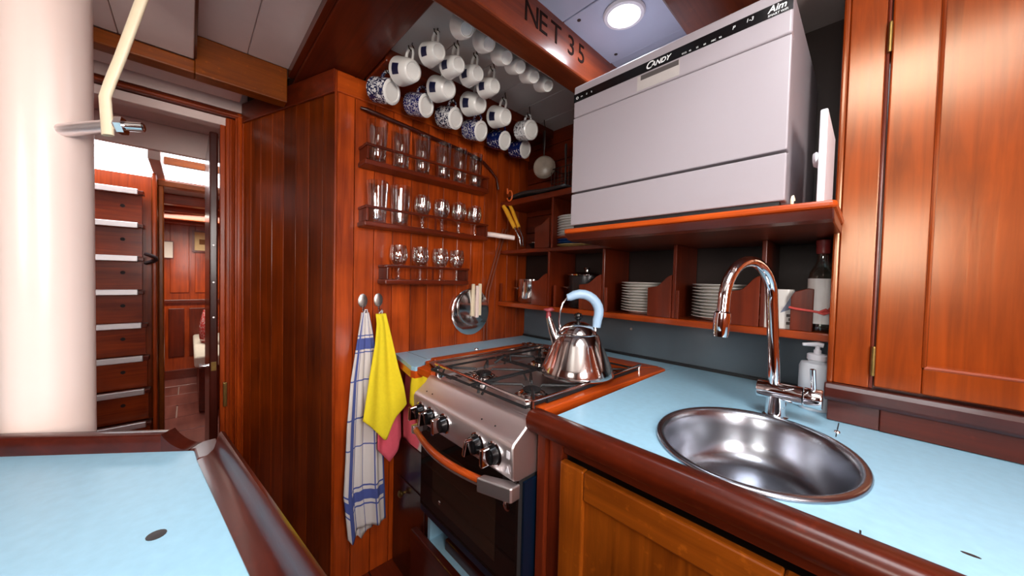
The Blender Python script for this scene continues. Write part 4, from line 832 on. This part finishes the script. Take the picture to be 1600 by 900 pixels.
# ================================================================ PIGEONHOLE SHELVES
su = wthing('pigeonhole_shelf', 'dark wooden pigeonhole shelving unit fixed along the hull', 'shelf', (-0.72, 1.32, 1.08))
box(-1.384, -0.058, 1.212, 1.420, 1.083, 1.106).build('lower_shelf', W['redX'], su, bev=0.004)
box(-1.384, -0.058, 1.214, 1.420, 1.362, 1.380).build('middle_shelf', W['darkX'], su, bev=0.003)
box(-1.384, -0.900, 1.216, 1.420, 1.612, 1.640).build('upper_shelf', W['darkX'], su, bev=0.003)
DV = [-1.035, -0.744, -0.465, -0.213]
for x in DV: box(x-0.006, x+0.006, 1.218, 1.420, 1.1063, 1.3617).build('divider', W['darkZ'], su, bev=0.002)
box(-1.027, -1.015, 1.218, 1.420, 1.3803, 1.6117).build('divider', W['darkZ'], su, bev=0.002)
def guard(x0, x1, z0, h0, h1, flip=False):
    """front guard with an S-curved top, tall at x1"""
    pts = [(x0, 1.214, z0), (x1, 1.214, z0), (x1, 1.214, z0+h1)]
    for i in range(9):
        t = i/8; xx = x1+(x0+0.3*(x1-x0)-x1)*t; zz = z0+h1+(h0-h1)*(0.5-0.5*math.cos(PI*t))
        pts.append((xx, 1.214, zz))
    pts += [(x0, 1.214, z0+h0-0.004)]
    return MB().prism(pts, (0, 0.009, 0))
for x0, x1, h0, h1 in ((-1.137, -1.042, .118, .152), (-0.858, -0.751, .110, .150), (-0.556, -0.472, .108, .150), (-0.297, -0.220, .106, .150)):
    guard(x0, x1, 1.1064, h0, h1).build('front_guard', W['midZ'], su, bev=0.002)
MB().prism([(-0.148, 1.214, 1.1064), (-0.100, 1.214, 1.1064), (-0.100, 1.214, 1.222), (-0.112, 1.214, 1.224), (-0.140, 1.214, 1.214), (-0.148, 1.214, 1.198)], (0, 0.010, 0)).build('front_guard', W['midZ'], su, bev=0.002)
guard(-1.125, -1.034, 1.3804, .108, .140).build('front_guard', W['midZ'], su, bev=0.002)
for x in (-1.360, -0.988, -0.725, -0.448):
    box(x-0.010, x+0.002, 1.214, 1.224, 1.1064, 1.205).build('guard_post', W['midZ'], su, bev=0.002)

# plates: each plate is its own thing
def plate_mesh(r): return MB().lathe([(0, .002), (r*0.60, .002), (r*0.62, 0), (r*0.66, 0), (r*0.72, .004), (r*0.97, .0100), (r, .0112), (r*0.985, .0130), (r*0.72, .0068), (r*0.60, .0046), (0, .0046)], 40)
pm = plate_mesh(0.094).build('plate', china, smooth=True, sharp=60)
words = ['bottom', 'second', 'third', 'fourth', 'fifth', 'sixth', 'seventh', 'eighth', 'ninth', 'tenth', 'top']
first = True
for cx, nm in ((-0.612, 'left of the tap'), (-0.342, 'just behind the tap neck')):
    for i in range(11):
        if first: o = pm; first = False
        else: o = pm.copy(); C.objects.link(o)
        o.location = (cx, 1.322, 1.1075+i*0.0108)
        tag(o, ('%s white plate in the stack %s' % (words[i]+(' plate up,' if 0 < i < 10 else ''), nm)).replace('plate up, white plate', 'from bottom white plate'), 'plate', 'white plates %s' % nm)
bm_ = plate_mesh(0.094)
bp_ = [flat('yellow_rim_china', srgb(220, 190, 120), 0.2), flat('blue_rim_china', srgb(40, 84, 150), 0.2), flat('orange_rim_china', srgb(190, 90, 60), 0.2)]
cols = [bp_[0], bp_[1], bp_[1], bp_[2]]+[china]*8
o0 = {}
for i in range(12):
    mt = cols[i]
    if mt.name not in o0: o = o0[mt.name] = plate_mesh(0.094).build('plate', mt, smooth=True, sharp=60)
    else: o = o0[mt.name].copy(); C.objects.link(o)
    o.location = (-0.952, 1.318, 1.3815+i*0.0118)
    w12 = words[:10]+['eleventh', 'top']
    lab = ('%s plate, %s, in the upper shelf stack beside the dishwasher' % ({'yellow_rim_china': 'cream yellow', 'blue_rim_china': 'blue', 'orange_rim_china': 'orange brown', 'white_glazed_china': 'white'}[mt.name], w12[i]+(' from bottom' if 0 < i < 11 else ' one')))
    tag(o, lab, 'plate', 'plates on the upper shelf')

# pans and pots
def pot(name, label, loc, r, h, mat, lid=False, rotz=0.0, bail=True):
    t = thing(name, label, 'pot', loc, rotz)
    MB().lathe([(0, 0), (r*0.94, 0), (r, .006), (r, h), (r+.004, h+.002), (r+.004, h+.004), (r-.002, h+.003), (r-.003, .008), (0, .006)], 36).build('body', mat, t, smooth=True, sharp=50)
    if bail:
        for s in (-1, 1): MB().tube([(s*(r-.002), -0.024, h*0.62), (s*(r+0.020), -0.018, h*0.64), (s*(r+0.024), 0.0, h*0.64), (s*(r+0.020), 0.018, h*0.64), (s*(r-.002), 0.024, h*0.62)], 0.004, 8).build('side_handle', polished, t, smooth=True)
    if lid:
        l = MB().lathe([(r+.005, h+.005), (r+.006, h+.010), (r*0.8, h+.018), (r*0.3, h+.024), (0, h+.025)], 36).build('lid', polished, t, smooth=True)
        MB().lathe([(0, h+.024), (0.008, h+.025), (0.008, h+.032), (0.016, h+.036), (0.014, h+.042), (0, h+.043)], 18).build('lid_knob', polished, l, smooth=True)
    return t
pot('saucepan', 'polished steel saucepan in the left pigeonhole', (-1.235, 1.325, 1.1075), 0.074, 0.118, polished, rotz=0.5)
pot('stock_pot', 'dark grey pot with steel lid in the second pigeonhole', (-0.893, 1.325, 1.1075), 0.083, 0.140, flat('dark_pot_enamel', srgb(52, 50, 52), 0.25, metal=0.5), lid=True, rotz=0.3)
pn = thing('frying_pan', 'low black pan on the upper shelf by the tongs', 'pan', (-1.165, 1.330, 1.382))
MB().lathe([(0, 0), (.062, 0), (.078, .030), (.080, .031), (.078, .033), (.060, .004), (0, .004)], 36).build('pan_body', black_mt, pn, smooth=True, sharp=50)
MB().lathe([(.0785, .030), (.0815, .031), (.0815, .0345), (.0785, .0345)], 36).build('steel_lip', polished, pn, smooth=True)
sl = tag(MB().grid(14, 6, lambda u, v: (-1.310+u*0.365, 1.205+v*0.14, 1.648+0.012*math.sin(u*PI)*(1-v)+0.006*math.sin(7*u+2*v))).build('baking_sheet', grey_mt, smooth=True, sharp=0, solid=0.010), 'dark grey baking sheet lying on the upper corner shelf', 'baking sheet')
sk2 = thing('small_skillet', 'small cream bottomed skillet hanging in the far corner', 'skillet', (-1.150, 1.295, 1.800), math.radians(-62))
RXm = Matrix.Rotation(PI/2, 4, 'Y')
MB().lathe([(0, .012), (.040, .012), (.052, .004), (.055, -.012), (.057, -.014), (.053, -.013), (.048, .002), (0, .006)], 32, RXm).build('pan_body', flat('cream_enamel_pan', srgb(176, 162, 146), 0.3, noise=0.15), sk2, smooth=True, sharp=60)
MB().tube([(0, 0, 0.050), (0.002, 0, 0.080), (0.004, 0, 0.10), (0.004, 0, 0.175)], [0.005, 0.005, 0.011, 0.010], 10, flat=0.5).build('handle', flat('dark_brown_bakelite', srgb(44, 32, 30), 0.4), sk2, smooth=True)
MB().tube([(0.004, 0, 0.172), (0.004, 0.006, 0.19), (0.004, 0, 0.205), (0.004, -.004, 0.235)], 0.002, 6).build('hanging_ring', hook_m, sk2, smooth=True)
wbk = thing('wire_basket', 'dark wire basket on the upper shelf beside the dishwasher', 'basket', (-1.03, 1.36, 1.6405))
bwm = flat('dark_wire', srgb(60, 54, 52), 0.4, metal=0.7)
for z in (0.004, 0.07, 0.14):
    MB().tube([(-.085, -.045, z), (.085, -.045, z), (.085, .045, z), (-.085, .045, z), (-.085, -.045, z)], 0.0022, 6).build('hoop', bwm, wbk, smooth=True)
for i in range(9):
    x = -.085+i*.02125
    for yy in (-.045, .045): MB().tube([(x, yy, 0.004), (x, yy, .14)], 0.0014, 5).build('wire', bwm, wbk)
lad = tag(MB().tube([(-1.045, 1.345, 1.648), (-1.05, 1.345, 1.80), (-1.052, 1.345, 1.87), (-1.052, 1.345, 1.90)], [0.006, 0.004, 0.007, 0.006], 10).build('utensil', grey_mt, smooth=True), 'grey utensil standing upright in the wire basket', 'utensil')

# mug, bottle, cord and soap at the right end
mg = thing('printed_mug', 'square white mug with grey print behind the tap', 'mug', (-0.185, 1.262, 1.1067), math.radians(15))
pts = [(0.036*max(-1, min(1, 1.25*math.cos(a))), 0.036*max(-1, min(1, 1.25*math.sin(a)))) for a in [2*PI*i/32 for i in range(32)]]
MB().pz(pts, 0, 0.112).build('body', china, mg, smooth=True, sharp=40)
MB().tube([(-0.034, -.012, 0.09), (-0.052, -.018, 0.095), (-0.068, -.022, 0.075), (-0.068, -.022, 0.045), (-0.054, -.018, 0.024), (-0.034, -.012, 0.028)], 0.0055, 10).build('handle', china, mg, smooth=True)
MB().prism([(0.004, -0.0365, 0.045), (0.034, -0.0365, 0.06), (0.034, -0.0365, 0.108)], (0, -0.0008, 0)).build('print_patch', flat('blue_grey_print', srgb(120, 128, 150), 0.4), mg)
for k in range(3): box(0.018+0.005*(k % 2), 0.033, -0.0374, -0.0365, 0.012+k*0.011, 0.020+k*0.011).build('print_patch', flat('dark_print%d' % k, srgb(80, 70, 66), 0.5), mg)
bo = thing('glass_bottle', 'clear glass bottle with white label and red cap', 'bottle', (-0.088, 1.252, 1.1067))
MB().lathe([(0, .012), (.020, .006), (.024, 0), (.0275, .001), (.029, .006), (.029, .150), (.027, .160), (.016, .182), (.0125, .195), (.0125, .228), (.0145, .230), (.0145, .238), (.0125, .239), (.0105, .238), (.0105, .195), (.0142, .181), (.025, .159), (.027, .150), (.027, .010), (0, .014)], 32).build('bottle_glass', thin_glass('bottle_glass', (0.93, 0.96, 0.94, 1), gain=1.6), bo, smooth=True, sharp=60)
MB().lathe([(.0293, .022), (.0295, .023), (.0295, .143), (.0293, .144)], 32).build('label', flat('white_paper_label', srgb(236, 232, 228), 0.7), bo, smooth=True)
MB().lathe([(.0128, .212), (.0150, .214), (.0150, .236), (.0158, .238), (.0158, .248), (.014, .250), (0, .250)], 24).build('cap', flat('red_cap', srgb(140, 44, 40), 0.4), bo, smooth=True)
rc = tag(MB().tube([(-0.150, 1.208, 1.170), (-0.135, 1.205, 1.167), (-0.105, 1.203, 1.164), (-0.080, 1.206, 1.160), (-0.070, 1.206, 1.166), (-0.064, 1.206, 1.176), (-0.060, 1.206, 1.192)], 0.0032, 8).tube([(-0.085, 1.203, 1.163), (-0.074, 1.199, 1.170), (-0.066, 1.200, 1.163), (-0.078, 1.202, 1.157), (-0.088, 1.203, 1.160)], 0.003, 8).build('red_cord', red_cord, smooth=True), 'knotted red cord stretched across the front of the bottle', 'cord')
so = thing('soap_dispenser', 'translucent white pump soap bottle standing behind the tap', 'soap bottle', (-0.088, 1.222, 0.9005))
MB().lathe([(0, 0), (.034, 0), (.037, .005), (.037, .112), (.033, .124), (.019, .128), (.019, .132), (0, .132)], 32).build('bottle', flat('milky_plastic', srgb(206, 210, 216), 0.4, noise=0.02), so, smooth=True, sharp=50)
MB().lathe([(.020, .132), (.0215, .133), (.0215, .146), (.019, .148), (.008, .149), (.008, .158), (.005, .160), (.005, .170), (0, .170)], 24).build('pump_collar', white_pl, so, smooth=True)
MB().tube([(.012, 0, .172), (0, 0, .174), (-.030, -.012, .171)], [0.006, 0.007, 0.004], 10).build('pump_spout', white_pl, so, smooth=True)

# ================================================================ DISHWASHER ON ITS SHELF
ds = wthing('dishwasher_shelf', 'thick wooden shelf board carrying the dishwasher', 'shelf', (-0.37, 1.15, 1.36))
MB().pz([(-0.690, 0.884), (-0.052, 0.884), (-0.046, 0.892), (-0.046, 1.135), (-0.066, 1.135), (-0.066, 1.420), (-0.690, 1.420)], 1.3805, 1.396).build('board', W['redX'], ds, bev=0.005)
MB().prism([(-0.690, 0.884, 1.3803), (-0.690, 0.905, 1.362), (-0.690, 0.925, 1.358), (-0.690, 1.21, 1.3603), (-0.690, 1.21, 1.3803)], (0.640, 0, 0)).build('cove_moulding', W['midX'], ds, bev=0.003)
dw = wthing('dishwasher', 'compact white tabletop dishwasher on a wooden shelf', 'dishwasher', (-0.40, 1.15, 1.396))
DX0, DX1, DY = -0.677, -0.127, 0.900
box(DX0+0.002, DX1-0.002, DY+0.0305, 1.400, 1.405, 1.851).build('casing', white_app, dw, bev=0.008, seg=3)
dp = box(DX0, DX1, DY, DY+0.030, 1.752, 1.851).build('control_panel', white_app, dw, bev=0.005, seg=3)
def sub(o): o.location = (0, 0, 0); return o
sub(box(DX0+0.0005, DX1-0.0005, DY-0.0008, DY+0.002, 1.800, 1.826).build('black_strip', black_gl, dp))
sub(MB().box(-0.462, -0.350, DY-0.0006, DY+0.001, 1.757, 1.796).build('handle_recess', flat('recess_plastic', srgb(176, 168, 164), 0.4), dp))
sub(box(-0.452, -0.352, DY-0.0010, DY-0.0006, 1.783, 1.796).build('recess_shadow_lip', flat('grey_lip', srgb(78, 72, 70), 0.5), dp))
MF = Matrix(((1, 0, 0, 0), (0, 0, -1, 0), (0, 1, 0, 0), (0, 0, 0, 1)))
wtx = flat('white_print', srgb(230, 230, 230), 0.5)
def dtext(s, x, z, size, sh=0.0, nm='lettering', bold=0.0): return text(s, nm, wtx, dp, size, Matrix.Translation((x, DY-0.0009, z)) @ MF, 0.0002, sh, 'LEFT', bold)
dtext('C', -0.440, 1.8135, 0.026, 0.35, 'brand_lettering', 0.0004); dtext('ANDY', -0.4245, 1.8125, 0.0175, 0.35, 'brand_lettering', 0.0004)
dtext('Aim', -0.170, 1.8165, 0.019, 0.25, 'badge_lettering', 0.0003); dtext('SMART WiFi', -0.170, 1.8045, 0.0065, 0.1, 'badge_lettering')
dtext('P', -0.236, 1.8135, 0.011, 0.2, 'icon'); dtext('1-3', -0.210, 1.8155, 0.011, 0.2, 'icon')
for i, s in enumerate(('ECO', '45', '55', '60', 'ABC', '90')): dtext(s, -0.345+i*0.0165, 1.8055, 0.0055, 0.0, 'icon')
dtext('o', -0.668, 1.8135, 0.018, 0, 'icon'); dtext('on', -0.650, 1.8125, 0.007, 0, 'icon'); dtext('d', -0.630, 1.813, 0.008, 0, 'icon'); dtext('k', -0.612, 1.813, 0.008, 0, 'icon')
box(DX0, DX1, DY, DY+0.030, 1.5135, 1.7502).build('door_panel', white_app, dw, bev=0.003, seg=3)
box(DX0, DX1, DY, DY+0.030, 1.408, 1.5075).build('plinth_panel', white_app, dw, bev=0.003, seg=3)
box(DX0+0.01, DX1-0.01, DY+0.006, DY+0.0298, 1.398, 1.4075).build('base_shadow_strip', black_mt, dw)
for fx in (DX0+0.03, DX1-0.03):
    for fy in (DY+0.06, 1.36): MB().lathe([(0, 1.3962), (.014, 1.3962), (.014, 1.405), (0, 1.405)], 16, Matrix.Translation((fx, fy, 0))).build('foot', black_mt, dw, smooth=True)
MB().tube([(-0.118, 0.925, 1.397), (-0.118, 0.922, 1.41), (-0.117, 0.925, 1.418), (-0.116, 0.93, 1.41)], 0.003, 8).build('drain_clip', cream, dw, smooth=True)
cb_ = wthing('cutting_board', 'white plastic board standing between the dishwasher and cupboard', 'cutting board', (-0.072, 1.0, 1.397))
box(-0.0795, -0.0675, 0.918, 1.125, 1.3965, 1.585).build('board', white_pl, cb_, bev=0.003)
MB().lathe([(0, 0), (.013, 0), (.015, .004), (.012, .009), (0, .011)], 20, aim((-0.0796, 0.945, 1.492), (-1, 0.945, 1.492)) @ Matrix.Diagonal((1.9, 1.0, 1, 1))).build('knob', white_pl, cb_, smooth=True)

# ================================================================ RIGHT CUPBOARD
cp = wthing('tall_cupboard', 'varnished mahogany wall cupboard at the right edge', 'cupboard', (0.3, 1.28, 0.905))
box(-0.058, 0.95, 1.165, 1.420, 0.903, 2.028).build('carcass', W['darkZ'], cp)
box(-0.064, -0.052, 1.140, 1.165, 0.995, 2.028).build('edge_bead', W['cup'], cp, bev=0.004)
box(-0.0515, 0.008, 1.142, 1.1645, 0.997, 2.028).build('stile', W['cup'], cp, bev=0.002)
MB().tube([(0.011, 1.144, 0.998), (0.011, 1.144, 2.028)], 0.0035, 8).build('joint_bead', W['darkZ'], cp, smooth=True)
MB().prism([(-0.066, 1.1645, 0.953), (-0.066, 1.132, 0.953), (-0.066, 1.124, 0.962), (-0.066, 1.124, 0.985), (-0.066, 1.130, 0.9965), (-0.066, 1.1645, 0.9965)], (1.02, 0, 0)).build('sill_moulding', W['maroonX'], cp, bev=0.003)
box(-0.060, 0.028, 1.146, 1.1645, 0.9015, 0.9525).build('plinth_block', W['maroonX'], cp, bev=0.002)
box(0.0285, 0.95, 1.144, 1.1645, 0.9015, 0.9525).build('plinth_board', W['rimX'], cp, bev=0.002)
dr = box(0.088, 0.330, 1.150, 1.156, 1.06, 1.96).build('door', W['cup'], cp)
for nm, q in (('door_stile', box(0.0165, 0.086, 1.138, 1.158, 1.003, 2.020)), ('door_stile', box(0.334, 0.405, 1.138, 1.158, 1.003, 2.020))):
    sub(q.build(nm, W['cup'], dr, bev=0.003))
for z0, z1 in ((1.003, 1.060), (1.962, 2.020)): sub(box(0.0863, 0.3337, 1.138, 1.158, z0, z1).build('door_rail', W['cup'], dr, bev=0.003))
sub(MB().tube([(0.088, 1.1395, 1.061), (0.334, 1.1395, 1.061)], 0.004, 8).build('panel_moulding', W['redX'], dr, smooth=True))
sub(MB().tube([(0.088, 1.1395, 1.061), (0.088, 1.1395, 1.96)], 0.004, 8).build('panel_moulding', W['cup'], dr, smooth=True))
for zz in (1.060, 1.790):
    hg = MB().tube([(0.0135, 1.136, zz-0.032), (0.0135, 1.136, zz+0.032)], 0.0042, 10)
    sub(hg.build('hinge', brass, dr, smooth=True))
    sub(MB().lathe([(0, 0), (.0032, 0), (.003, .003), (0, .004)], 8, Matrix.Translation((0.0135, 1.136, zz+0.032))).build('hinge_finial', brass, dr, smooth=True))
box(0.415, 0.95, 1.140, 1.158, 1.003, 2.020).build('side_stile', W['cup'], cp, bev=0.003)
